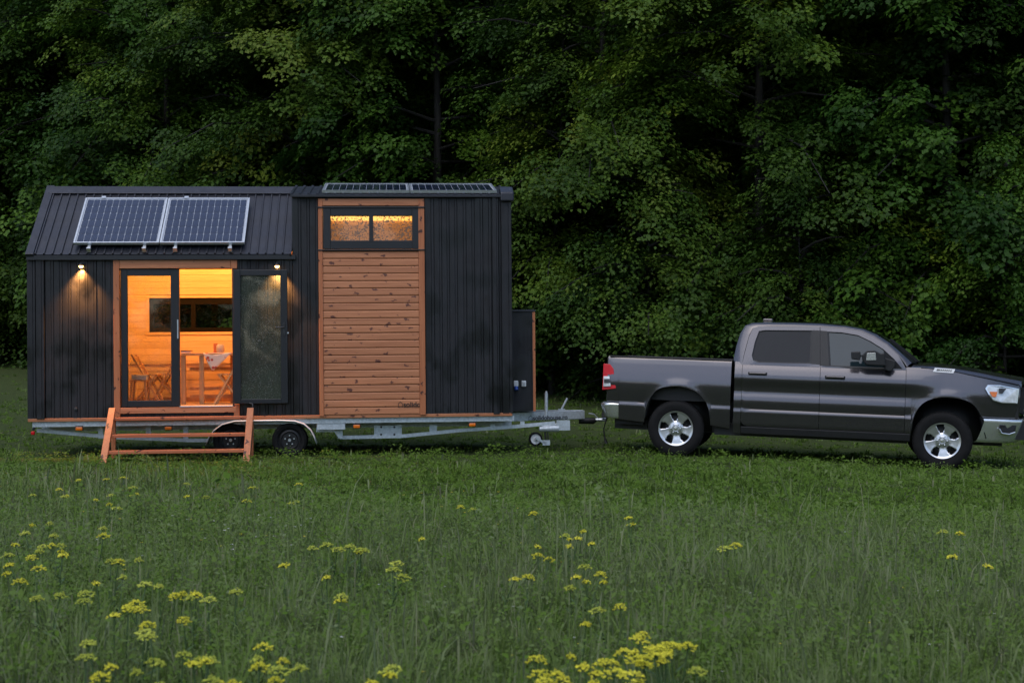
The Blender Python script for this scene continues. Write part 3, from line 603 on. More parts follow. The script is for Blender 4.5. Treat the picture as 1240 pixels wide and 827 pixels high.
def folding_chair(name_lb, px, v, flip, mat='pine_fur'):
    r = tag(empty('folding_chair', HM), name_lb, 'chair', 'wooden folding chairs in the room')
    u = HU(px, v); s = -1 if flip else 1
    for dv_ in (0, .38):
        MB().beam((u - s * .20, v + dv_, FZ + .74), (u + s * .22, v + dv_, FZ), .026, .058, (0, 1, 0)).build('leg', M[mat], r)
        MB().beam((u + s * .16, v + dv_ + (.024 if dv_ == 0 else -.024), FZ + .44), (u - s * .20, v + dv_ + (.024 if dv_ == 0 else -.024), FZ), .024, .05, (0, 1, 0)).build('leg', M[mat], r)
    for i in range(4): MB().box(u - .17 + i * .088, u - .17 + i * .088 + .075, v - .01, v + .39, FZ + .43, FZ + .448).build('seat_slat', M[mat], r)
    for z in (.56, .68):
        uu = u - s * .20 + s * .42 * (.74 - z) / .74; MB().box(uu - .012, uu + .012, v + .012, v + .37, FZ + z - .03, FZ + z + .03).build('backrest_slat', M[mat], r)
folding_chair('folding wooden chair at the left end of the room, seen through the fixed door', 176, .85, False)
folding_chair('folding wooden chair with its back to the fixed door frame, behind the first', 200, 1.25, True)
folding_chair('folding wooden chair tucked in at the right end of the table', 277, .62, True)
bxx = tag(empty('paper_box', HM), 'pale paper box on a stool at the left end of the room', 'box')
a_ = H3(159.5, 460, .7); b_ = H3(177, 454, .7)
MB().box(a_.x, b_.x, .7, .95, a_.z, b_.z).build('carton', M['white_plastic'], bxx, bevel=.006); MB().box(a_.x - .003, a_.x + .07, .697, .953, a_.z + .01, b_.z + .003).build('band', M['galv'], bxx)
sto = tag(empty('stool', HM), 'small wooden stool under the pale paper box', 'stool')
MB().box(a_.x - .03, b_.x + .01, .68, .98, a_.z - .025, a_.z - .001).build('seat', M['pine_fur'], sto)
for u in (a_.x, b_.x - .02):
    for v in (.70, .95): MB().beam((u, v, a_.z - .026), (u + (.03 if u > a_.x else -.03), v, FZ), .03, .03, (0, 1, 0)).build('leg', M['pine_fur'], sto)
# ------------------------------------------------------------------ pickup truck
def car_paint():
    m, t, b = new_mat('granite_metallic_paint'); c = coords(t)
    t.links.new(ramp(t, noise(t, c, 900, 2), [(.35, (.062, .058, .066)), (.65, (.104, .098, .108))]), b.inputs['Base Color'])
    b.inputs['Metallic'].default_value = .75; b.inputs['Roughness'].default_value = .24; b.inputs['Coat Weight'].default_value = 1; b.inputs['Coat Roughness'].default_value = .03
    return m
M['paint'] = car_paint()
M['chrome'] = plain('chrome', (.80, .82, .84), .20, .85, .03, 6)
M['wheel_alloy'] = plain('machined_alloy', (.60, .61, .63), .28, .85, .05, 12)
M['tint'] = plain('tinted_glass', (.010, .012, .016), .03, 0, .1, 3, spec=.22, coat=.0)
M['side_glass'] = plain('side_window_glass', (.014, .026, .032), .03, 0, .1, 3, spec=.55, coat=.0)
M['lens'] = plain('clear_lamp_lens', (.70, .73, .75), .15, .25, .25, 14, coat=1)
P = at(818, 518.7, 20.63)
TR = Matrix.Rotation(R(-12.7), 4, 'Z') @ Matrix.Rotation(.035, 4, 'Y')
TM = Matrix.Translation(P - TR.to_3x3() @ Vector((0, -1.0, .40))) @ TR
truck = tag(empty('pickup_truck', TM), 'dark grey crew cab pickup truck with chrome bumpers hitched to the trailer', 'pickup truck')
def TP(px, py, y=-1.0): x, z = plane_hit(TM, px, py, y); return Vector((x, y, z))
def cabw(z): return .965 - .30 * max(0, z - 1.378)
def TU(px, py, ins=0.0):
    y = -.93
    for _ in range(4): p = TP(px, py, y); y = -(cabw(p.z) - ins)
    return TP(px, py, y)
def mir(pts): return [(p[0], -p[1], p[2]) for p in pts]
DOORP = np.array([(.36, -.06), (.47, -.03), (.50, -.012), (.66, .002), (.690, .008), (.703, .006), (.716, -.010), (.80, .002), (.85, .006), (.90, -.004), (.975, -.024), (1.05, -.014), (1.14, .018), (1.17, .020), (1.22, .012), (1.30, -.012), (1.378, -.045), (1.45, -.07)])
BEDP = np.array([(.36, -.07), (.47, -.03), (.66, .0), (.715, .006), (.733, .005), (.745, -.010), (.85, .006), (.95, .020), (1.03, .026), (1.08, .022), (1.20, -.002), (1.32, -.028), (1.395, -.046), (1.425, -.075)])
def smooth_interp(tab, z):
    zs = np.linspace(-.012, .012, 5); return float(np.mean(np.interp(z + zs, tab[:, 0], tab[:, 1])))
RA = [(-.462, .50), (-.454, .556), (-.435, .67), (-.409, .767), (-.365, .855), (-.309, .928), (-.255, .967), (-.193, .992), (-.08, 1.008), (.039, 1.009), (.15, .993), (.251, .964), (.325, .915), (.384, .852), (.43, .785), (.466, .701), (.488, .60), (.497, .50)]
FA = [(3.281, .40), (3.290, .53), (3.303, .636), (3.335, .75), (3.382, .849), (3.43, .905), (3.492, .950), (3.58, .985), (3.678, 1.002), (3.78, 1.006), (3.865, 1.001), (3.945, .992), (4.014, .972), (4.07, .948), (4.114, .919), (4.155, .875), (4.192, .82), (4.222, .765), (4.245, .745)]
def flare(x, z):
    f = 0
    for cx, rx in ((.02, .48), (3.765, .49)):
        d = math.hypot((x - cx) / rx, (z - .42) / .59); f = max(f, .016 * math.exp(-((d - 1.0) / .12) ** 2))
    return f
def half(x, z, tab):
    y = 1.0 + smooth_interp(tab, z) + flare(x, z)
    if x > 4.1: y -= .55 * max(0, x - 4.22) ** 2 + .03 * (x - 4.1)
    if x < -.85: y -= .5 * (-.85 - x) ** 2
    return y
def side_panel(name, x0, x1, zlo, zhi, tab, nx, nz, extra=(), label=None, both=True, blend=None):
    xs = sorted(set([round(v, 4) for v in np.linspace(x0, x1, nx)] + [e for e in extra if x0 < e < x1]))
    o_ = []
    for sgn in ((-1, 1) if both else (-1,)):
        rows = []
        for k in range(nz + 1):
            r_ = []
            for x in xs:
                a, b = zlo(x), zhi(x); z = a + (b - a) * k / nz
                tb_ = tab if blend is None else None
                y = half(x, z, tab) if blend is None else (1 - blend(x)) * half(x, z, DOORP) + blend(x) * half(x, z, BEDP)
                r_.append((x, sgn * y, z))
            rows.append(r_)
        inn = lambda r: [(x, sgn * (abs(y) - .035), z) for x, y, z in r]
        m = MB().grid([inn(rows[0])] + rows + [inn(rows[-1])])
        for c in (0, -1): m.grid([[r[c] for r in rows], [(r[c][0], sgn * (abs(r[c][1]) - .03), r[c][2]) for r in rows]])
        o = m.build(name, M['paint'], truck, smooth=28, weld=True)
        o_.append(o)
    return o_
raz = lambda pts: (lambda x: float(np.interp(x, [p[0] for p in pts], [p[1] for p in pts])))
bed_lo = raz([(-1.05, .745), (-.846, .745), (-.842, .50), (-.464, .47)] + RA + [(.499, .47), (.775, .43)]); bed_hi = lambda x: 1.418
side_panel('bed_side', -1.02, .772, bed_lo, bed_hi, BEDP, 50, 44, [p[0] for p in RA] + [-.464, .499, -.846, -.842])
sill = lambda x: .372; belt = lambda x: 1.378
side_panel('cab_corner', .822, .925, sill, lambda x: 1.40, DOORP, 6, 40)
dr = side_panel('door', .930, 2.020, lambda x: .478 + (.06 * max(0, 1 - (x - .93) / .10) ** 2), belt, DOORP, 24, 40)
df = side_panel('door', 2.026, 3.196, lambda x: .474, belt, DOORP, 26, 40)
for s_ in (-1, 1):
    m = MB(); m.prism([(s_ * .975, .372), (s_ * .955, .36), (s_ * .80, .36), (s_ * .80, .472), (s_ * .99, .472)], 0, .93, 3.28); m.build('rocker', M['black_plastic'], truck, bevel=.008)
f_lo = raz(FA + [(4.76, .745)]); f_hi = raz([(3.2, 1.405), (3.45, 1.402), (3.85, 1.365), (4.2, 1.305), (4.45, 1.262), (4.76, 1.205)])
f_lo2 = lambda x: .40 if x < 3.281 else f_lo(x)
side_panel('fender', 3.202, 4.74, f_lo2, f_hi, DOORP, 44, 44, [p[0] for p in FA], blend=lambda x: min(1, max(0, (x - 3.2) / .5)))
# greenhouse: door frames with panes, roof rail, roof, screens
Rin = [(919, 400.8), (927, 399.7), (984.5, 400.2), (983.8, 420), (982.5, 440.2), (950, 439.6), (918, 438.8), (912, 436.3), (910.3, 430.5), (914, 414)]
Rout = [(912, 397), (920, 395), (992.7, 396), (992.7, 420), (992.7, 444.6), (950, 443.2), (912, 441.7), (898.6, 441.3), (901, 431), (907, 408)]
Fin = [(1001.2, 401.5), (1019, 402.4), (1038.7, 405.8), (1054, 413), (1069.7, 422.8), (1083, 435), (1093, 447), (1071, 446.3), (1040, 445), (1003.5, 443.4)]
Fout = [(993.4, 396.2), (1021, 397.5), (1042, 401), (1058, 408), (1074, 417.5), (1088, 430), (1098, 448), (1071, 448), (1040, 446.6), (993.4, 444.7)]
def inset(pts, d): return [(p[0], p[1] + d * (1 if p[1] < 0 else -1), p[2]) for p in pts]
for ii, (pin, pout, doors, gl) in enumerate(((Rin, Rout, dr, 'tint'), (Fin, Fout, df, 'side_glass'))):
    a_ = [tuple(TU(*p)) for p in pout]; b_ = [tuple(TU(*p)) for p in pin]
    for s_, d_ in ((-1, doors[0]), (1, doors[1])):
        A, B = (a_, b_) if s_ < 0 else (mir(a_), mir(b_))
        MB().ring(A, B).ring(B, inset(B, .02)).ring(A, inset(A, .02)).build('window_frame', M['paint'], d_, smooth=30, weld=True)
        G = inset(B, .010); o = MB().add(G, [tuple(range(len(G)))]).build('window', M[gl], d_)
        C_ = [Vector(q) for q in B]; cc = sum(C_, Vector()) / len(C_); D_ = [tuple(q + (cc - q) * .06) for q in C_]
        MB().ring(inset(B, -.002), inset(D_, .006)).build('weatherstrip', M['black_plastic'], d_)
for s_ in (-1, 1):
    for pp_, dd in (([(984.3, 399.8), (992.6, 400.2), (992.6, 441.2), (982.3, 440.6)], dr), ([(993.5, 400.3), (1001.6, 401), (1003.9, 443.7), (993.5, 442.4)], df)):
        q = [tuple(TU(*p)) for p in pp_]; q = inset(q if s_ < 0 else mir(q), -.004); MB().add(q, [(0, 1, 2, 3)]).build('pillar_cover', M['black_plastic'], dd[0 if s_ < 0 else 1], solid=.003)
Oo = [(889, 442), (888.7, 433), (892, 418), (896.5, 404), (902.5, 394.3), (911, 391.2), (930, 390.6), (960, 391), (993, 392), (1025, 394.6), (1046, 398.5), (1062, 405.2), (1077, 414.8), (1091, 427.3), (1104, 439.5)]
Oi = [(898.2, 442), (900.4, 431.5), (903.5, 419), (907, 406.5), (911.6, 397.3), (919, 395.0), (935, 394.8), (960, 395.2), (993, 395.9), (1021, 397.2), (1042, 400.7), (1058, 407.7), (1074, 417.2), (1088, 429.7), (1098.2, 444)]
oo = [TU(*p, ins=.05) for p in Oo]; oi = [TU(*p) for p in Oi]
mid_ = [(a + b) / 2 + Vector((0, -.014, .004)) for a, b in zip(oo, oi)]
for s_ in (-1, 1):
    rr = [[tuple(v) for v in q] for q in (oi, mid_, oo)]
    if s_ > 0: rr = [mir(q) for q in rr]
    MB().grid(rr).grid([rr[0], inset(rr[0], .03)]).build('roof_rail', M['paint'], truck, smooth=60, weld=True)
def across(p, n, crown, fwd=0.0):
    return [(p.x + fwd * (1 - t * t), abs(p.y) * t, p.z + crown * (1 - t ** 2)) for t in np.linspace(-1, 1, n)]
MB().grid([across(oo[i], 15, .035 if 5 < i < 11 else .02) for i in range(4, 11)]).build('roof', M['paint'], truck, smooth=60)
MB().grid([across(oo[i], 9, .0) for i in range(0, 5)]).build('cab_back', M['paint'], truck, smooth=40)
bw = [(.82 - .012, y_, z_) for y_, z_ in ((-.62, 1.50), (.62, 1.50), (.56, 1.80), (-.56, 1.80))]
q0 = oo[1]; q1 = oo[3]
MB().add([(q0.x + (q1.x - q0.x) * (z_ - q0.z) / (q1.z - q0.z) - .012, y_, z_) for y_, z_ in ((-.62, 1.47), (.62, 1.47), (.56, 1.80), (-.56, 1.80))], [(0, 1, 2, 3)]).build('rear_window', M['tint'], truck, solid=.006)
ws = [across(oo[i], 13, .03 * (14 - i) / 4, .02 + .16 * (i - 10) / 4) for i in range(10, 15)]
MB().grid(ws).build('windshield', M['tint'], truck, smooth=60)
for t_ in (0.25, .62):
    a = Vector(ws[-1][int(1 + t_ * 3)]); b = Vector(ws[1][int(3 + t_ * 3)]); MB().beam(a + Vector((.02, 0, .02)), a + (b - a) * .75 + Vector((.03, 0, .025)), .02, .02).build('wiper', M['black_plastic'], truck)
MB().box(1.15, 1.30, -.06, .06, oo[6].z + .02, oo[6].z + .075).build('roof_antenna', M['paint'], truck, bevel=.02)
# bonnet
hood = []
xs = [3.27, 3.40, 3.55, 3.7, 3.85, 4.0, 4.2, 4.4, 4.55, 4.66, 4.74]
for k, t in enumerate(np.concatenate([[-1, -.985, -.965, -.94, -.91, -.88], np.linspace(-.85, .85, 21), [.88, .91, .94, .965, .985, 1]])):
    r_ = []
    for x in xs:
        fz = f_hi(x); yw = half(x, fz, DOORP) - .004; cz = float(np.interp(x, [3.27, 3.6, 4.2, 4.5, 4.74], [.07, .085, .112, .112, .105]))
        s_ = abs(t); lift = cz * (.62 * (1 - np.clip((s_ - .86) / .14, 0, 1) ** 1.6) + .38 * (1 - np.clip((s_ - .50) / .22, 0, 1) ** 1.3))
        xx = x + (.13 * (1 - t * t) if x < 3.45 else 0) + (.16 * (1 - t * t) if x > 4.5 else .0) * (x - 4.5) / .24
        r_.append((xx, t * yw, fz + lift))
    hood.append(r_)
hd_ = MB().grid(hood); hd_.grid([[r[-1] for r in hood], [(r[-1][0] + .01, r[-1][1], r[-1][2] - .05) for r in hood]]); hood_o = hd_.build('hood', M['paint'], truck, smooth=40, weld=True)
MB().grid([[(3.22 + .15 * (1 - t * t), t * .93, 1.405 + .055 * (1 - t * t)) for t in np.linspace(-1, 1, 9)], [(3.42 + .15 * (1 - t * t), t * .93, 1.41 + .06 * (1 - t * t)) for t in np.linspace(-1, 1, 9)]]).build('cowl', M['black_plastic'], truck)
for s_ in (-1, 1): MB().path([(x, s_ * (half(x, f_hi(x), DOORP) + .0), f_hi(x) + .001) for x in np.linspace(3.40, 4.72, 14)], .0065, 6).build('seam', M['black_plastic'], hood_o)
bp = [TP(*q, -1.0) for q in ((1129.8, 450.2), (1132.5, 445.2), (1157.2, 447.0), (1154.5, 452.0))]
for s_ in (-1, 1):
    def byz(x, z): return s_ * (half(x, min(z, f_hi(x)), DOORP) + .012 - .35 * max(0, z - f_hi(x)))
    b4 = [(q.x, byz(q.x, q.z), q.z) for q in bp]; o = MB().add(b4 + [(x, y_ - s_ * .03, z) for x, y_, z in b4], [(0, 1, 2, 3), (0, 1, 5, 4), (1, 2, 6, 5), (2, 3, 7, 6), (3, 0, 4, 7)]).build('badge', M['white_plastic'], truck)
    mk = MB(); B0, B1, B2, B3 = (Vector(q) for q in b4)
    for i in range(8):
        a0 = .14 + i * .095; a1 = a0 + (.085 if i == 0 else .06); pt_ = lambda a, h: (B0 + (B3 - B0) * a) * (1 - h) + (B1 + (B2 - B1) * a) * h + Vector((0, s_ * .002, 0))
        mk.add([pt_(a0, .28), pt_(a1, .28), pt_(a1, .74), pt_(a0, .74)], [(0, 1, 2, 3)])
    mk.build('badge_mark', M['dark_steel'], o)
# lamps
HL = [(1192.8, 470.5), (1196, 466), (1211.8, 466.5), (1235.5, 471), (1233, 489), (1213, 487.9), (1202.7, 485), (1197, 478)]
TLp = [(730.5, 440.3), (738.5, 440.9), (743, 446.7), (746.3, 470.4), (729.5, 472)]
for s_ in (-1, 1):
    hl = [(q.x, s_ * (half(q.x, q.z, BEDP) + .034), q.z) for q in (TP(*p) for p in HL)]
    cc = sum((Vector(q) for q in hl), Vector()) / len(hl); inner = [tuple(Vector(q) + (cc - Vector(q)) * .10 + Vector((0, s_ * .003, 0))) for q in hl]
    o = MB().ring(hl, inset(hl, .07)).ring(hl, inner).build('headlight', M['chrome'], truck)
    MB().add(inner, [tuple(range(8))]).build('lens', M['lens'], o)
    am = [(q.x, s_ * (half(q.x, q.z, BEDP) + .046), q.z) for q in (TP(*p) for p in ((1198, 474), (1207.5, 474.3), (1206, 480.5), (1201, 480.2)))]
    MB().add(am + inset(am, .01), [(0, 1, 2, 3), (0, 1, 5, 4), (1, 2, 6, 5), (2, 3, 7, 6), (3, 0, 4, 7)]).build('indicator', M['amber'], o)
    dk = [(q.x, s_ * (half(q.x, q.z, BEDP) + .044), q.z) for q in (TP(*p) for p in ((1209.5, 470), (1219, 470.5), (1213.5, 477), (1209.5, 476)))]
    MB().add(dk, [(0, 1, 2, 3)]).build('reflector', M['dark_steel'], o)
    tl = [TP(*p) for p in TLp]; ys_ = lambda q: s_ * (half(max(q.x, -1.0), q.z, BEDP) + .010)
    A = [(q.x, ys_(q), q.z) for q in tl]; B = [(q.x - .03, s_ * .80, q.z) for q in tl]
    o = MB().add(A + B, [(0, 1, 2, 3, 4), (5, 6, 7, 8, 9)] + [(i, (i + 1) % 5, 5 + (i + 1) % 5, 5 + i) for i in range(5)]).build('tail_light', M['red'], truck, bevel=.008)
    wl = [(q.x, ys_(q) + s_ * .016, q.z) for q in (TP(*p) for p in ((731.2, 455.5), (738.2, 455.3), (740, 467.3), (731, 467.7)))]
    rv = MB().add(wl + inset(wl, .02), [(0, 1, 2, 3), (0, 1, 5, 4), (1, 2, 6, 5), (2, 3, 7, 6), (3, 0, 4, 7)]).build('reversing_lens', M['lens'], o)
    dk = [(q.x, ys_(q) + s_ * .018, q.z) for q in (TP(*p) for p in ((732, 458.8), (738.6, 458.6), (739.6, 463.4), (732, 463.7)))]
    MB().add(dk, [(0, 1, 2, 3)]).build('reflector', M['dark_steel'], rv)
# bumpers swept round the ends
def bumper(plan, zs, name):
    m = MB(); full = plan + [(x, -y) for x, y in reversed(plan[:-1])]; rows = []
    for z, ins in zs:
        rows.append([])
        for i, (x, y) in enumerate(full):
            d = Vector((x - (1.8), y * 1.2)).normalized(); rows[-1].append((x - d.x * ins, y - d.y * ins, z))
    m.grid(rows); return m.build(name, M['chrome'], truck, smooth=50)
bumper([(4.262, -.985), (4.42, -.985), (4.60, -.955), (4.76, -.86), (4.86, -.66), (4.92, -.3), (4.93, 0)], [(.40, .16), (.415, .11), (.45, .085), (.55, .045), (.68, .004), (.71, .0), (.728, .010), (.738, .06)], 'front_bumper')
bumper([(-.842, -.985), (-.96, -.99), (-1.06, -.97), (-1.12, -.90), (-1.15, -.6), (-1.16, 0)], [(.50, .12), (.512, .075), (.54, .055), (.62, .028), (.69, .004), (.71, .0), (.727, .01), (.737, .05), (.738, .25)], 'rear_bumper')
for s_ in (-1, 1):
    fg = [TP(*p) for p in ((1211, 514.5), (1232, 515.5), (1230, 524), (1222, 526.2), (1213, 524.5), (1210, 519))]
    A = [(q.x, s_ * (1.0 - .55 * max(0, q.x - 4.34) ** 2 * 1.5 + .002), q.z) for q in fg]; c0 = sum((Vector(q) for q in A), Vector()) / 6
    o = MB().add(A + inset(A, .05), [tuple(range(6))] + [(i, (i + 1) % 6, 6 + (i + 1) % 6, 6 + i) for i in range(6)]).build('fog_lamp_recess', M['black_plastic'], truck)
    MB().path([Vector(A[i]) + Vector((0, s_ * .006, 0)) for i in (2, 3, 4, 5)], .012, 8).build('chrome_trim', M['chrome'], o, smooth=50)
gr = MB().box(4.70, 4.83, -.60, .60, .80, 1.19).build('grille', M['black_plastic'], truck, bevel=.02)
for z in (.86, .95, 1.04, 1.13): MB().box(4.83, 4.845, -.56, .56, z - .015, z + .015).build('grille_bar', M['chrome'], gr)
MB().box(4.825, 4.85, -.62, .62, 1.18, 1.215).box(4.825, 4.85, -.62, .62, .785, .81).build('grille_frame', M['chrome'], gr)
MB().box(4.60, 4.72, -.86, .86, .70, 1.15).box(4.3, 4.88, -.80, .80, .45, .72).build('front_bulkhead', M['black_plastic'], truck)
# bed box, tailgate, underbody
MB().box(-1.0, .77, -.955, -.86, 1.40, 1.424).box(-1.0, .77, .86, .955, 1.40, 1.424).box(.70, .77, -.85, .85, 1.38, 1.412).build('bed_rail_cap', M['black_plastic'], truck, bevel=.006)
MB().box(-.99, .76, -.85, -.82, .85, 1.40).box(-.99, .76, .82, .85, .85, 1.40).box(-.99, .76, -.85, .85, .80, .85).box(.73, .765, -.85, .85, .85, 1.38).build('bed_liner', M['black_plastic'], truck)
MB().box(-1.055, -1.0, -.82, .82, .75, 1.40).build('tailgate', M['paint'], truck, bevel=.012)
und = MB().box(-.95, 4.55, -.60, .60, .34, .80).box(.55, 3.25, -.84, .84, .33, .50).box(.80, 3.25, -.90, .90, .50, .56).box(-.9, -.5, -.80, .80, .42, .62)
und.build('chassis', M['black_plastic'], truck)
MB().box(.86, 3.15, -.78, .78, .60, .85).build('cabin_floor', M['black_plastic'], truck)
for pts in (RA, [(3.281, .40)] + FA[1:-1] + [(4.26, .60), (4.30, .45)]):
    for s_ in (-1, 1): MB().grid([[(x, s_ * y_, z + .012) for x, z in pts] for y_ in (.965, .60)]).grid([[(x, s_ * .61, z) for x, z in pts], [(x, s_ * .61, .35) for x, z in pts]]).build('wheel_arch_liner', M['black_plastic'], truck, smooth=50, solid=.01)
MB().box(-1.24, -1.0, -.035, .035, .46, .53).path([(-1.22, 0, .53), (-1.22, 0, .58)], .018, 10).build('tow_hitch', M['dark_steel'], truck)
MB().path([(-1.12, -.25, .50), (-1.14, -.25, .42), (-1.17, -.25, .30), (-1.15, -.25, .18), (-1.12, -.25, .08)], [.012, .01, .01, .012, .03], 8).build('trailer_cable', M['black_plastic'], truck, smooth=60)
# door handles, mirror
for (x0, x1, yy0, yy1), d_ in (((906, 929, 450.2, 456), dr), ((999, 1023.5, 454.6, 460.8), df)):
    a = TP(x0, yy0); b = TP(x1, yy1)
    for s_, dd in ((-1, d_[0]), (1, d_[1])):
        z1_, z0_ = a.z, b.z; ym = s_ * (half(1.5, (z0_ + z1_) / 2, DOORP))
        o = MB().box(a.x, b.x, min(ym - s_ * .01, ym + s_ * .004), max(ym - s_ * .01, ym + s_ * .004), z0_, z1_).build('handle_recess', M['black_plastic'], dd, bevel=.006)
        MB().box(a.x + .015, b.x - .015, min(ym + s_ * .006, ym + s_ * .04), max(ym + s_ * .006, ym + s_ * .04), (z0_ + z1_) / 2 - .004, z1_ - .004).build('handle', M['paint'], dd, bevel=.01)
for s_, dd in ((-1, df[0]), (1, df[1])):
    mm = lambda px, py, y: (lambda q: (q.x, s_ * abs(q.y), q.z))(TP(px, py, -y))
    tri = [mm(*p, .955) for p in ((1070, 423.5), (1093, 447), (1071, 446.6))]
    MB().add(tri + [(x, y + s_ * .006, z) for x, y, z in tri], [(0, 1, 2), (3, 4, 5), (0, 1, 4, 3), (1, 2, 5, 4), (2, 0, 3, 5)]).build('mirror_base', M['black_plastic'], dd)
    mr = empty('mirror', None, dd)
    def hexa(pts, y0, y1, mat, nm, bev=.012):
        A = [mm(*p, y0) for p in pts]; B = [(x, s_ * y1, z) for x, _, z in A]; k = len(A)
        return MB().add(A + B, [tuple(range(k)), tuple(range(k, 2 * k))] + [(i, (i + 1) % k, k + (i + 1) % k, k + i) for i in range(k)]).build(nm, M[mat], mr, bevel=bev)
    hexa([(1044, 430), (1049.5, 424.8), (1059, 424.4), (1066, 428), (1071, 427.5), (1072, 443), (1049, 442), (1044, 436)], 1.06, 1.20, 'black_plastic', 'mirror_housing')
    hexa([(1030.5, 426), (1041.5, 425.5), (1042.5, 431), (1041, 436.3), (1031, 434.8)], 1.14, 1.24, 'black_plastic', 'blind_spot_mirror')
    hexa([(1070, 433), (1085, 437), (1083, 444), (1079, 450), (1071, 448)], .98, 1.12, 'black_plastic', 'mirror_arm')
    hexa([(1050, 427.5), (1060, 427.3), (1061, 436), (1049, 436.5)], 1.20, 1.206, 'chrome', 'mirror_glass', .002); hexa([(1041, 430), (1045, 430), (1045, 432), (1041, 432)], 1.12, 1.2, 'black_plastic', 'mirror_joint', .002)
# wheels: tyre with tread blocks, five spoke alloy
def truck_wheel(x, s_, steer):
    r = empty('wheel', Matrix.Translation((x, s_ * .855, .40)) @ Matrix.Rotation(steer + (0 if s_ < 0 else math.pi), 4, 'Z'), truck)
    ty = MB().lathe([(.250, -.115), (.262, -.128), (.315, -.142), (.362, -.138), (.388, -.122), (.398, -.10), (.398, .10), (.388, .122), (.362, .138), (.315, .142), (.262, .128), (.250, .115)], 60)
    for k in range(60):
        for y0, y1, off in ((-.118, -.062, 0), (-.052, -.004, .5), (.004, .052, 0), (.062, .118, .5)):
            t0 = 2 * math.pi * (k + off) / 60; t1 = t0 + 2 * math.pi / 60 * .68
            ty.add([(rr * math.cos(t), y, rr * math.sin(t)) for rr in (.392, .405) for t in (t0, t1) for y in (y0, y1)], [(4, 5, 7, 6), (0, 1, 5, 4), (2, 3, 7, 6), (0, 2, 6, 4), (1, 3, 7, 5)])
    ty.build('tyre', M['rubber'], r, smooth=30)
    nT = 80; rings = [(.030, -.118), (.055, -.112), (.085, -.100), (.112, -.098), (.14, -.104), (.165, -.109), (.19, -.113), (.213, -.116), (.228, -.118), (.238, -.124), (.251, -.128), (.254, -.115)]
    m = MB(); m.v = [(rr * math.cos(2 * math.pi * k / nT), y, rr * math.sin(2 * math.pi * k / nT)) for rr, y in rings for k in range(nT)]
    for i in range(len(rings) - 1):
        rm_ = (rings[i][0] + rings[i + 1][0]) / 2
        for k in range(nT):
            ph = ((k + .5) / nT * 5 + .15) % 1.0; hw_ = .17 if rm_ < .14 else .235 if rm_ < .2 else .19
            if .118 < rm_ < .222 and abs(ph - .5) < hw_: continue
            m.f.append((i * nT + k, i * nT + (k + 1) % nT, (i + 1) * nT + (k + 1) % nT, (i + 1) * nT + k))
    rim = m.build('rim', M['wheel_alloy'], r, smooth=35, solid=.022)
    MB().lathe([(.252, -.118), (.236, -.10), (.225, .10), (.240, .118)], 48).lathe([(.001, -.02), (.16, -.02), (.16, .0), (.225, .02)], 40).build('barrel', M['dark_steel'], r, smooth=40)
    MB().lathe([(.001, -.132), (.030, -.130), (.036, -.118), (.036, -.10)], 20).build('hub_cap', M['chrome'], rim, smooth=50)
    for k in range(6):
        t = 2 * math.pi * k / 6; MB().lathe([(.001, -.122), (.010, -.120), (.012, -.10)], 8, (.068 * math.cos(t), 0, .068 * math.sin(t))).build('wheel_nut', M['chrome'], rim)
for x, st_ in ((0.0, 0), (3.725, R(-5))):
    for s_ in (-1, 1): truck_wheel(x, s_, st_)
# ------------------------------------------------------------------ trees
def leaf_mat(name, stops, transl=.22, rough=.5, upn=0, rnd=0):
    m, t, b = new_mat(name); at_ = N(t, 'ShaderNodeAttribute', attribute_name='tint')
    col = ramp(t, at_.outputs['Fac'], stops)
    if rnd: oi = N(t, 'ShaderNodeObjectInfo'); col = mix(t, 1.0, col, ramp(t, oi.outputs['Random'], [(0, (.70, .78, .80)), (.35, (.95, .95, .75)), (.65, (.80, 1.0, .85)), (1, (1.25, 1.15, .85))]), 'MULTIPLY')
    t.links.new(col, b.inputs['Base Color']); b.inputs['Roughness'].default_value = rough; b.inputs['Specular IOR Level'].default_value = .14
    if upn:                                             # a thin blade catches light from all round: soften its shading towards the sward's own normal
        ge = N(t, 'ShaderNodeNewGeometry'); vm = N(t, 'ShaderNodeMix', data_type='VECTOR'); vm.inputs[0].default_value = upn; t.links.new(ge.outputs['Normal'], vm.inputs[4]); vm.inputs[5].default_value = (0, -.15, 1)
        nz = N(t, 'ShaderNodeVectorMath', operation='NORMALIZE'); t.links.new(vm.outputs[1], nz.inputs[0]); t.links.new(nz.outputs[0], b.inputs['Normal'])
    tl = N(t, 'ShaderNodeBsdfTranslucent'); t.links.new(col, tl.inputs[0]); mx = N(t, 'ShaderNodeMixShader'); mx.inputs[0].default_value = transl
    t.links.new(b.outputs[0], mx.inputs[1]); t.links.new(tl.outputs[0], mx.inputs[2]); t.links.new(mx.outputs[0], t.nodes['Material Output'].inputs[0]); return m
M['leaf'] = leaf_mat('broad_leaves', [(0, (.018, .045, .008)), (.45, (.050, .100, .014)), (.8, (.100, .165, .020)), (1, (.145, .190, .028))], .3, .5, 0, 1)
M['bark'] = wood('bark', (.006, .0055, .0045), (.018, .016, .012), 2, .85, False, grain=14)
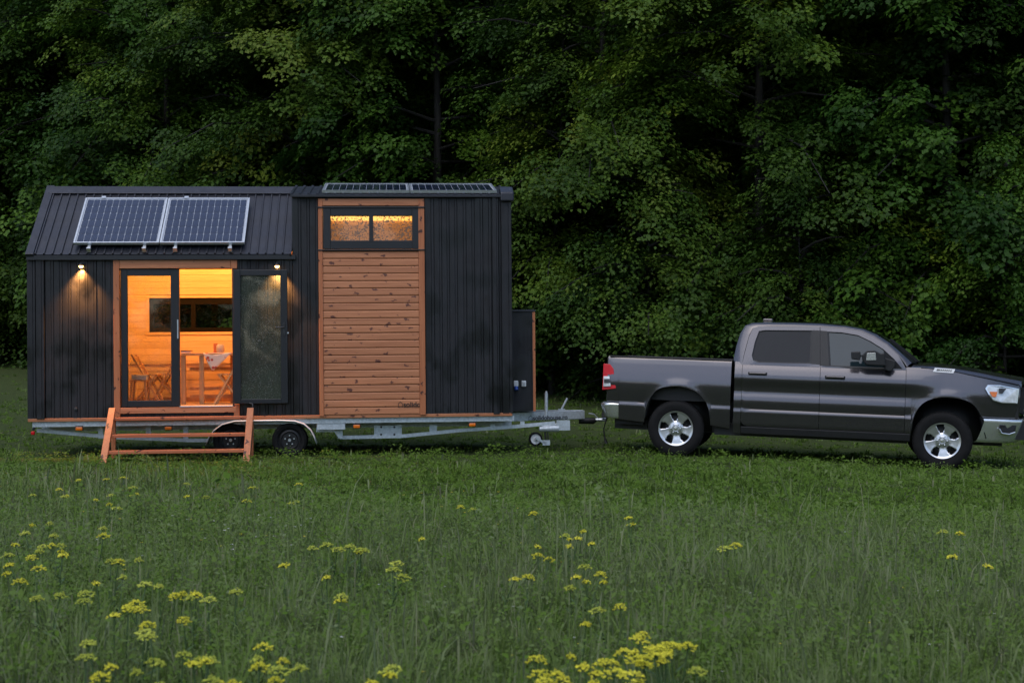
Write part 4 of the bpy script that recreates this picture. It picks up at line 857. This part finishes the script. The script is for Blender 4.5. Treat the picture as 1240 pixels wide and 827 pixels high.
def fast_mesh(name, co, tris, mat, tint=None, smooth=False):
    me = bpy.data.meshes.new(name); nv, nt_ = len(co), len(tris)
    me.vertices.add(nv); me.vertices.foreach_set('co', np.asarray(co, np.float32).ravel())
    me.loops.add(nt_ * 3); me.loops.foreach_set('vertex_index', np.asarray(tris, np.int32).ravel())
    me.polygons.add(nt_); me.polygons.foreach_set('loop_start', np.arange(0, nt_ * 3, 3, dtype=np.int32))
    me.update(calc_edges=True)
    if tint is not None:
        a = me.attributes.new('tint', 'FLOAT', 'POINT'); a.data.foreach_set('value', np.asarray(tint, np.float32))
    me.materials.append(mat)
    if smooth: me.shade_smooth()
    return me
def unit(a): return a / np.maximum(np.linalg.norm(a, axis=-1, keepdims=True), 1e-9)
def make_tree(seed, H, Rc, nlimb=54, lsize=.105, dens=1.0, low=.6):
    rg = np.random.default_rng(seed); tr_ = MB()
    tp = [(0.25 * math.sin(h * .35 + seed) * h / H, 0.25 * math.cos(h * .3 + seed * 2) * h / H, h) for h in np.linspace(-.6, H * .92, 9)]
    tr_.path(tp, [.15 * (1 - .88 * i / 8) * H / 13 for i in range(9)], 9)
    C, O, S, TI = [], [], [], []
    for i in range(nlimb):
        f = (i + rg.uniform(0, .9)) / nlimb; h = low + (H * .97 - low) * f
        az = i * 2.39996 + rg.uniform(-1.2, 1.2); h += rg.normal(0, .35); prof = (.80 + .35 * math.sin(min(1, f * 1.5) * math.pi)) * (1 - max(0, f - .62) ** 1.5 * 3.3)
        l = Rc * max(.22, prof) * rg.uniform(.72, 1.18); d = np.array([math.cos(az), math.sin(az), 0]); rise = (.25 + .5 * f) * rg.uniform(.6, 1.2)
        s0 = np.array([np.interp(h, [p[2] for p in tp], [p[0] for p in tp]), np.interp(h, [p[2] for p in tp], [p[1] for p in tp]), h])
        pts = [s0 + d * l * t + np.array([0, 0, l * (rise * t - (.25 + .45 * (1 - f)) * t * t * 1.1)]) for t in (0, .33, .66, 1)]
        tr_.path([tuple(p) for p in pts], [.045, .032, .02, .009], 5)
        ns = int(l * 4.6 * dens) + 2; ti = rg.normal(.45, .24)
        for k in range(ns):
            t = rg.uniform(.10, 1.06) ** .75; c = s0 + d * l * t + np.array([0, 0, l * (rise * t - (.25 + .45 * (1 - f)) * t * t * 1.1)])
            side = np.array([-d[1], d[0], 0]); c = c + side * rg.normal(0, .19 * l * .5 * (.5 + t)) + np.array([0, 0, rg.normal(-.08, .30)])
            C.append(c); O.append(unit(d + side * rg.normal(0, .5))); S.append(rg.uniform(.32, .68)); TI.append(np.clip(ti + rg.normal(0, .12), .02, .98))
    C, O, S, TI = map(np.array, (C, O, S, TI))
    cnt = (S ** 2 * 330).astype(int) + 20; idx = np.repeat(np.arange(len(C)), cnt); n = len(idx)
    rad = np.sqrt(rg.uniform(0, 1, n)); th = rg.uniform(0, 2 * np.pi, n); a = rad * np.cos(th); b = rad * np.sin(th); s = S[idx][:, None]; o = O[idx]; sd2 = np.stack([-o[:, 1], o[:, 0], np.zeros(n)], 1)
    up = np.array([0, 0, 1.0])
    pos = C[idx] + o * (a[:, None] * s) + sd2 * (b[:, None] * s * .8) + up * (-.75 * (np.clip(a + .55, 0, 2) ** 2 * .55 + b ** 2 * .4) * S[idx] + rg.normal(0, .085, n))[:, None]
    nor = unit(up * .85 + o * (a[:, None] * .7 + .42) + sd2 * (b[:, None] * .35) + rg.normal(0, .26, (n, 3)))
    dr_ = o * .8 + sd2 * (b[:, None] * .7) + rg.normal(0, .55, (n, 3)) - up * .35; dr_ = unit(dr_ - nor * (dr_ * nor).sum(1, keepdims=True)); sx = np.cross(dr_, nor)
    ls_ = (lsize * rg.uniform(.65, 1.25, n))[:, None]
    co = np.stack([pos, pos + dr_ * ls_ * .42 + sx * ls_ * .42 + nor * ls_ * .10, pos + dr_ * ls_ * 1.05 - nor * ls_ * .10, pos + dr_ * ls_ * .42 - sx * ls_ * .42 + nor * ls_ * .10], 1).reshape(-1, 3)
    base = np.arange(n) * 4; tris = np.stack([base, base + 1, base + 2, base, base + 2, base + 3], 1).reshape(-1, 3)
    tint = np.repeat(np.clip(TI[idx] + rg.normal(0, .09, n), 0, 1), 4)
    return tr_.mesh('trunk', M['bark'], 40), fast_mesh('crown', co, tris, M['leaf'], tint)
protos = [make_tree(3, 14.5, 3.4, 52, .125), make_tree(8, 13.0, 3.1, 50, .095, low=.5), make_tree(15, 15.5, 3.6, 54, .110, low=.6), make_tree(21, 9.0, 2.6, 40, .09, low=.3), make_tree(33, 5.2, 2.1, 32, .085, low=.15)]
def put_tree(name, k, x, y, rz, sc, parent=None):
    r = empty(name, Matrix.Translation((x, y, float(ground(x, y)) - .05)) @ Matrix.Rotation(rz, 4, 'Z') @ Matrix.Scale(sc, 4), parent)
    link('trunk', protos[k][0], r); link('crown', protos[k][1], r); return r
front = [(-17.8, 44.0, 2, 1.0, 'tall leafy tree at the far left edge of the forest'), (-13.6, 42.0, 0, 1.0, 'tall leafy tree behind the left end of the house'),
         (-9.2, 37.9, 1, 1.08, 'leafy tree rising above the left pair of solar panels'), (-5.4, 36.4, 2, 1.0, 'broad leafy tree behind the middle of the house roof'),
         (-1.9, 34.6, 0, .98, 'leafy tree rising behind the raised roof end'), (1.9, 32.8, 1, 1.06, 'bright leafy tree right of the house above the drawbar'),
         (5.6, 31.6, 2, .95, 'dark leafy tree behind the truck bed'), (9.3, 30.6, 0, .98, 'dark leafy tree behind the truck cab'), (13.2, 29.8, 1, 1.08, 'dark leafy tree at the right edge behind the truck bonnet')]
random.seed(11)
for i, (x, y, k, s_, lb) in enumerate(front): tag(put_tree('leafy_tree', k, x, y, random.uniform(0, 6.28), s_), lb, 'tree', 'trees along the forest edge')
low_ = [(3.0, 30.6, 4, 1.0, 'low leafy sapling whose branches hang left of the truck tail light'), (5.9, 29.6, 4, .95, 'low leafy sapling behind the truck bed'), (9.8, 28.3, 4, .92, 'low leafy sapling behind the truck cab roof'),
        (13.6, 27.4, 4, .95, 'low leafy sapling behind the truck bonnet at the right'), (-15.6, 41.5, 4, 1.05, 'low leafy sapling beside the left house wall'), (0.9, 32.2, 3, .9, 'young tree in the gap behind the black cupboard')]
for x, y, k, s_, lb in low_: tag(put_tree('young_tree', k, x, y, random.uniform(0, 6.28), s_), lb, 'tree', 'young trees at the forest foot')
wood_ = tag(empty('forest'), 'dense dark forest filling the slope behind the edge trees', 'forest', kind='stuff')
for row, (dy, st_) in enumerate(((3.6, 4.0), (7.2, 4.4), (12.5, 5.2), (20, 6.5))):
    x = -26.0 - row * 3
    while x < 24 + row * 4:
        xx = x + random.uniform(-.8, .8); put_tree('forest_tree', random.choice((0, 1, 2)), xx, float(edge_y(xx)) + dy + random.uniform(-.8, .8), random.uniform(0, 6.28), random.uniform(.92, 1.2), wood_); x += st_

far_wood = tag(empty('forest'), 'dark line of trees closing the meadow on the near side', 'forest', kind='stuff')
for x in np.arange(-66, 67, 4.4): put_tree('forest_tree', random.choice((0, 1, 2)), float(x) + random.uniform(-1, 1), -38 + random.uniform(-3, 3), random.uniform(0, 6.28), random.uniform(.62, .8), far_wood)
# ------------------------------------------------------------------ grass
M['grass'] = leaf_mat('meadow_grass', [(0, (.065, .122, .016)), (.30, (.112, .205, .024)), (.56, (.150, .222, .058)), (.82, (.215, .268, .130)), (1, (.28, .27, .17))], .4, .6, .7)
def fbm(x, y, sc, seed):
    rg = np.random.default_rng(seed); z = 0
    for o in range(4):
        a = rg.uniform(0, 6.28, 3); k = sc * 1.9 ** o; z = z + (np.sin(x * k + a[0] + 1.7 * np.sin(y * k * .8 + a[1])) * np.sin(y * k * 1.1 + a[2] + 1.3 * np.sin(x * k * .7 + a[0]))) / 1.6 ** o
    return z / 2.2
def tall(x, y):                                        # meadow height: long in the foreground, short by the house
    e = 13.3 + .8 * fbm(x, y, .35, 2) + 4.2 / (1 + np.exp((x + 2.6) * 1.6))
    return np.clip((e - y) / 1.6, 0, 1)
def blades(n, y0, y1, seed, near, per=16, csz=.05):
    rg = np.random.default_rng(seed); nc = n // per + 1
    yc = np.sqrt(rg.uniform(y0 ** 2, y1 ** 2, nc)); xc = rg.uniform(-.42, .42, nc) * yc; ch = rg.lognormal(0, .42, nc); ct = rg.normal(0, .13, nc); cz_ = csz * rg.uniform(.5, 1.8, nc); cdir = rg.uniform(0, 6.28, nc)
    c = rg.integers(0, nc, n); oa = rg.uniform(0, 6.28, n); orr = np.abs(rg.normal(0, 1, n)) * cz_[c]; x = xc[c] + orr * np.cos(oa); y = yc[c] + orr * np.sin(oa)
    T_ = tall(x, y); p = fbm(x, y, .9, 5); q = fbm(x, y, 2.3, 9)
    h = np.where(T_ > 0, .055 + T_ * (.060 + .045 * p + .05 * q), .044 + .016 * q) * ch[c] * rg.uniform(.5, 1.3, n)
    track = (np.exp(-((y - 17.1 + .12 * x) / .22) ** 2) + np.exp(-((y - 18.7 + .12 * x) / .22) ** 2)) * (x > .5) * np.clip(.5 + q, 0, 1); h = h * (1 - .55 * track); under = (y > 19.6) & (y < 22.8) & (x > -7.2) & (x < .3); h = np.where(under, h * .7, h); h = np.where((y > 18.9) & (y < 20.4) & (x > -7.4) & (x < 9), h * .62, h)
    wd = (.0034 if near else .0050) * rg.uniform(.6, 1.7, n) * np.clip(y / 12, .8, 1.7)
    stem = (rg.uniform(0, 1, n) < .012 * T_ + .0015); h = np.where(stem, h * 1.3 + .10, h); wd = np.where(stem, wd * .55, wd)
    az = np.where(rg.uniform(0, 1, n) < .6, oa, cdir[c]) + rg.normal(0, .6, n); lean = h * np.clip(np.abs(rg.normal(.65, .42, n)), 0, 1.4) * np.where(stem, .35, 1); d = np.stack([np.cos(az), np.sin(az), np.zeros(n)], 1)
    fa = az + np.pi / 2 + rg.normal(0, .5, n); s = np.stack([np.cos(fa), np.sin(fa), np.zeros(n)], 1) * wd[:, None]
    b = np.stack([x, y, ground(x, y) - .012], 1); up = np.array([0, 0, 1.0]); hh = h[:, None]; ll = lean[:, None]; ratio = np.clip(ll / hh, 0, 1.2)
    def pt(t): return b + up * hh * (t - .42 * ratio * t * t) + d * ll * t * t
    m1, m2, t = pt(.4), pt(.75), pt(1.0); hd_ = np.where(stem, 2.2, .8)[:, None]
    tint = np.clip(.30 + .17 * p + .10 * q + .31 * T_ + ct[c] + track * .25 + rg.normal(0, .07, n), 0, .86); tint = np.where(stem, rg.uniform(.55, .92, n), tint); tint = np.where(rg.uniform(0, 1, n) < .015, .95, tint)
    co = np.stack([b - s, b + s, m2 + s * hd_, m2 - s * hd_, t], 1).reshape(-1, 3); k = np.arange(n) * 5
    return co, np.stack([k, k + 1, k + 2, k, k + 2, k + 3, k + 3, k + 2, k + 4], 1).reshape(-1, 3), np.repeat(tint, 5)
def herbs(n, y0, y1, seed):                             # clover and plantain leaves low in the sward
    rg = np.random.default_rng(seed); nc = n // 22 + 1; yc = np.sqrt(rg.uniform(y0 ** 2, y1 ** 2, nc)); xc = rg.uniform(-.42, .42, nc) * yc; ct = rg.normal(0, .1, nc); cl_ = rg.lognormal(0, .35, nc); c = rg.integers(0, nc, n)
    x = xc[c] + rg.normal(0, .07, n); y = yc[c] + rg.normal(0, .07, n); T_ = tall(x, y); z = ground(x, y) + rg.uniform(.03, .11, n) * (1 + 1.1 * T_) * cl_[c] ** .5; pos = np.stack([x, y, z], 1)
    nor = unit(np.array([0, -.25, 1.0]) + rg.normal(0, .45, (n, 3))); dr_ = rg.normal(0, 1, (n, 3)); dr_ = unit(dr_ - nor * (dr_ * nor).sum(1, keepdims=True)); sx = np.cross(dr_, nor); s = (rg.uniform(.009, .020, n) * cl_[c] * np.clip(y / 11, .8, 1.3))[:, None]
    co = np.stack([pos, pos + dr_ * s * .6 + sx * s * .45 + nor * s * .1, pos + dr_ * s * 1.3, pos + dr_ * s * .6 - sx * s * .45 + nor * s * .1], 1).reshape(-1, 3); k = np.arange(n) * 4
    return co, np.stack([k, k + 1, k + 2, k, k + 2, k + 3], 1).reshape(-1, 3), np.repeat(np.clip(.34 + ct[c] + .12 * T_ + rg.normal(0, .08, n), 0, .8), 4)
def tufts(spots, seed):                                 # taller silvery tussocks
    rg = np.random.default_rng(seed); CO_, TR_, TI_ = [], [], []; k = 0
    for px, py, s in spots:
        Y = FPX * (CAMZ - .02) / (py - HOR); X = (px - 620) / FPX * Y; n = 110
        az = rg.uniform(0, 6.28, n); r0 = np.abs(rg.normal(0, .05, n)) * s; x = X + r0 * np.cos(az); y = Y + r0 * np.sin(az); h = rg.uniform(.12, .28, n) * s; l = h * np.abs(rg.normal(.5, .3, n))
        b = np.stack([x, y, ground(x, y) - .01], 1); d = np.stack([np.cos(az), np.sin(az), 0 * az], 1); w_ = np.stack([-np.sin(az), np.cos(az), 0 * az], 1) * .0028 * rg.uniform(.6, 1.4, (n, 1)); up = np.array([0, 0, 1.0])
        P_ = lambda t: b + up * (h * (t - .3 * np.minimum(1, l / h) * t * t))[:, None] + d * (l * t * t)[:, None]
        CO_.append(np.stack([b - w_, b + w_, P_(.65) + w_ * .8, P_(.65) - w_ * .8, P_(1.0)], 1).reshape(-1, 3)); q = np.arange(n) * 5 + k; k += n * 5
        TR_.append(np.stack([q, q + 1, q + 2, q, q + 2, q + 3, q + 3, q + 2, q + 4], 1).reshape(-1, 3)); TI_.append(np.repeat(np.clip(rg.normal(.74, .08, n), 0, .9), 5))
    return np.concatenate(CO_), np.concatenate(TR_), np.concatenate(TI_)
parts_ = [tufts([(712, 640, 1), (735, 648, .8), (790, 775, .9), (365, 735, .9), (520, 760, 1), (560, 790, .9), (470, 640, .8), (250, 700, .8), (900, 700, .9), (1010, 690, .8), (1130, 660, 1), (1180, 700, .9), (1060, 790, .9), (880, 780, 1), (60, 770, .9), (150, 720, .8), (330, 650, .8), (610, 730, .9), (660, 790, .8)], 12), blades(175000, 5.6, 9.5, 1, True, 22, .05), blades(165000, 9.5, 14.5, 2, True, 20, .06), blades(150000, 14.5, 20.5, 3, False, 20, .07), blades(70000, 20.5, 31, 4, False), blades(20000, 31, 46, 6, False), herbs(85000, 5.6, 12.5, 7), herbs(40000, 12, 21, 8)]
off = 0; CO, TRI, TT = [], [], []
for co, tri, tt in parts_: CO.append(co); TRI.append(tri + off); TT.append(tt); off += len(co)
tag(link('grass', fast_mesh('grass', np.concatenate(CO), np.concatenate(TRI), M['grass'], np.concatenate(TT))), 'long and short meadow grass round the house and truck', 'grass', kind='stuff')

# ------------------------------------------------------------------ tiny meadow blossoms
M['stem'] = plain('flower_stem', (.06, .11, .03), .6, 0, .25, 20)
def blossoms(n, mat, name, lb, seed, boxes):
    rg = np.random.default_rng(seed); m = MB()
    for i in range(n):
        x0, x1, y0, y1 = boxes[i % len(boxes)]; px, py = rg.uniform(x0, x1), rg.uniform(y0, y1); hz = rg.uniform(.16, .26); Y = FPX * (CAMZ - hz) / (py - HOR); x = (px - 620) / FPX * Y; z = float(ground(x, Y)) + hz
        c = Vector((x, Y, z)); s_ = rg.uniform(.007, .012) * Y / 11
        for k in range(5):
            a_ = k * 1.2566 + rg.uniform(0, 1); p_ = Vector((math.cos(a_), math.sin(a_), .35)) * s_; q_ = Vector((-math.sin(a_), math.cos(a_), 0)) * s_ * .45; m.add([c, c + p_ + q_, c + p_ * 1.2, c + p_ - q_], [(0, 1, 2), (0, 2, 3)])
        m.beam(c, c - Vector((rg.normal(0, .01), 0, hz)), .0014, .0014, (.2, .9, .1))
    o = m.build(name, mat); o.data.materials.append(M['stem']); o.data.polygons.foreach_set('material_index', [1 if len(p.vertices) == 4 else 0 for p in o.data.polygons]); tag(o, lb, 'blossoms', kind='stuff')
blossoms(46, plain('buttercup_petals', (.62, .50, .02), .5), 'buttercups', 'scattered tiny yellow buttercups in the meadow', 3, [(120, 420, 610, 670), (480, 620, 590, 640), (620, 800, 650, 790), (0, 1200, 600, 820)])
blossoms(40, plain('white_petals', (.62, .62, .58), .6), 'white_blossoms', 'scattered tiny white blossoms in the meadow', 4, [(280, 380, 620, 665), (60, 300, 600, 680), (0, 1240, 590, 820)])

# ------------------------------------------------------------------ yellow umbel flowers
M['umbel'] = plain('yellow_florets', (.60, .56, .030), .7, 0, .4, 90); M['umbel_green'] = plain('green_yellow_florets', (.42, .46, .050), .7, 0, .3, 60)
def make_umbel(seed, hr, mat):
    rg = np.random.default_rng(seed); stem = MB(); fl = MB(); H = .46
    stem.path([(0, 0, 0), (.01, .005, H * .6), (0, 0, H - hr * .9)], [.0045, .004, .003], 5); nr_ = 19
    for k in range(nr_):
        t = k * 2.4; rr = hr * math.sqrt((k + .5) / nr_) * rg.uniform(.85, 1.12); c = Vector((rr * math.cos(t), rr * math.sin(t), H - .75 * rr * rr / hr + rg.normal(0, .005)))
        stem.beam((0, 0, H - hr * .9), c, .0016, .0016, (.3, .9, .1))
        for j in range(6):
            u = rg.uniform(0, 6.28); e = hr * .19 * rg.uniform(.3, 1); q = c + Vector((e * math.cos(u), e * math.sin(u), rg.normal(0, .003))); z = .0050 * rg.uniform(.6, 1.3)
            fl.add([q + Vector((z, 0, 0)), q + Vector((-z * .5, z * .87, 0)), q + Vector((-z * .5, -z * .87, 0)), q + Vector((0, 0, z * 1.1)), q - Vector((0, 0, z * .7))], [(0, 1, 3), (1, 2, 3), (2, 0, 3), (1, 0, 4), (2, 1, 4), (0, 2, 4)])
    for k in range(5):
        a = rg.uniform(0, 6.28); z0 = rg.uniform(.05, .3); p0_ = Vector((0, 0, z0)); d = Vector((math.cos(a), math.sin(a), .5)); w_ = Vector((-d.y, d.x, 0)) * .007; stem.add([p0_, p0_ + d * .03 + w_, p0_ + d * .08, p0_ + d * .03 - w_], [(0, 1, 2), (0, 2, 3)])
    u_ = fl.mesh('umbel', mat); return stem.mesh('stem', M['stem']), u_
fl_protos = [make_umbel(1, .040, M['umbel']), make_umbel(2, .036, M['umbel_green']), make_umbel(3, .050, M['umbel']), make_umbel(4, .044, M['umbel_green']), make_umbel(5, .030, M['umbel'])]
ZA = [(140,150),(220,155),(230,130),(275,95),(430,90),(365,168),(390,182),(495,146),(410,150),(465,120),(742,150),(640,108),(873,170),(910,120),(1072,112),(1088,172),(20,240),(10,270),(160,243),(200,290),(150,280),(320,265),(350,288),(230,325),(185,328),(95,322),(80,360),(140,370),(215,365),(70,420),(130,405),(55,455),(385,385),(410,445),(180,500),(295,515),(325,495),(485,470),(500,380),(570,470),(600,490),(635,495),(505,533),(545,540),(450,550),(700,508),(860,490),(1040,400),(1150,335),(1215,320),(1180,440),(1195,510),(660,580),(565,610),(500,632),(340,675),(620,715),(530,750),(485,725),(440,765),(705,740),(765,705),(780,735),(640,805),(680,805),(830,803),(910,690),(905,750),(960,770),(1030,727),(1080,762)]
ZB = [(25,330),(65,330),(315,305),(190,390),(190,415),(450,192),(535,195),(725,215),(1053,233),(707,335),(705,377),(855,275),(798,295),(825,302),(898,325),(860,402),(885,430),(840,445),(890,455),(840,470),(652,440),(555,433),(1033,545),(855,590),(1083,645),(720,713),(695,770),(820,777),(660,815),(235,767),(160,790),(100,825),(260,815),(970,735),(960,770),(1020,790),(1060,710),(1100,720),(1150,670),(1140,700),(1165,690)]
ZC = [(185,325),(200,335),(970,280),(995,372),(15,717),(40,775)]
heads = [(x / 2.952 + ox, y / 2.952 + 547) for Z, ox in ((ZA, 0), (ZB, 410), (ZC, 820)) for x, y in Z]
random.seed(3); rows_ = {}
for i, (px, py) in enumerate(heads):
    near_ = max(0, min(1, (py - 580) / 60)); hh = .24 + .08 * near_; d = ray(px, py); Y = 1.15 * 1722 / (py - 430)
    for _ in range(5): gx = (px - 620) / FPX * Y; Y = FPX * (CAMZ - float(ground(gx, Y)) - hh) / (py - HOR)
    gx = (px - 620) / FPX * Y
    big = px > 715 and py > 765 and px < 815
    r = empty('umbel_flower', Matrix.Translation((gx, Y, float(ground(gx, Y)))) @ Matrix.Rotation(random.uniform(0, 6.28), 4, 'Z') @ Matrix.Diagonal((1.0, 1.0, hh / .46, 1)))
    for q in range(3 if big else random.choice((1, 1, 2, 2))):
        k = random.choice((0, 2, 2)) if big else random.choice((0, 1, 1, 3, 0, 4)) if px < 420 else random.choice((0, 0, 4, 3))
        if q: k = random.choice((4, k))
        ox, oy, oz = (random.gauss(0, .06), random.gauss(0, .05), -random.uniform(.0, .07)) if q else (0, 0, 0)
        s_ = link('stem', fl_protos[k][0], r, (ox, oy, oz)); u_ = link('umbel', fl_protos[k][1], r, (ox, oy, oz)); u_['kind'] = 'stuff'; tl_ = (random.gauss(0, .10), random.gauss(0, .10), random.uniform(0, 6.28)); s_.rotation_euler = tl_; u_.rotation_euler = tl_; sc_ = random.uniform(.65, 1.1); s_.scale = u_.scale = (sc_, sc_, 1)
    if big: lb, gp = 'flower head in the large bright yellow clump at the bottom right', 'large yellow clump'
    elif py < 620: lb, gp = 'small yellow green umbel flower in the strip of grass nearest the house', 'umbel flowers near the house'
    elif px < 140 and py < 720: lb, gp = 'yellow green umbel flower by the left edge of the meadow', 'umbel flowers at the left edge'
    elif px < 420 and py < 745: lb, gp = 'yellow umbel flower in the long grass below the steps', 'umbel flowers below the steps'
    elif px < 420: lb, gp = 'yellow umbel flower at the bottom left corner of the meadow', 'umbel flowers at the bottom left'
    elif px < 560: lb, gp = 'yellow umbel flower in the long grass below the pine clad wall', 'umbel flowers below the pine wall'
    elif px < 800: lb, gp = 'yellow umbel flower in the long grass below the drawbar', 'umbel flowers below the drawbar'
    else: lb, gp = 'lone yellow umbel flower in the grass below the truck', 'umbel flowers below the truck'
    tag(r, lb, 'flower', gp); rows_.setdefault(gp, []).append((px, r))
ORD = 'first second third fourth fifth sixth seventh eighth ninth tenth eleventh twelfth thirteenth fourteenth fifteenth sixteenth seventeenth eighteenth nineteenth twentieth'.split()
for gp, lst in rows_.items():                          # each flower is told apart by its place in its patch
    lst.sort(key=lambda q: q[0])
    for k, (_, r) in enumerate(lst): r['label'] = r['label'] + ', ' + (ORD[k] if k < 20 else 'twenty-' + ORD[k - 20]) + ' from left'
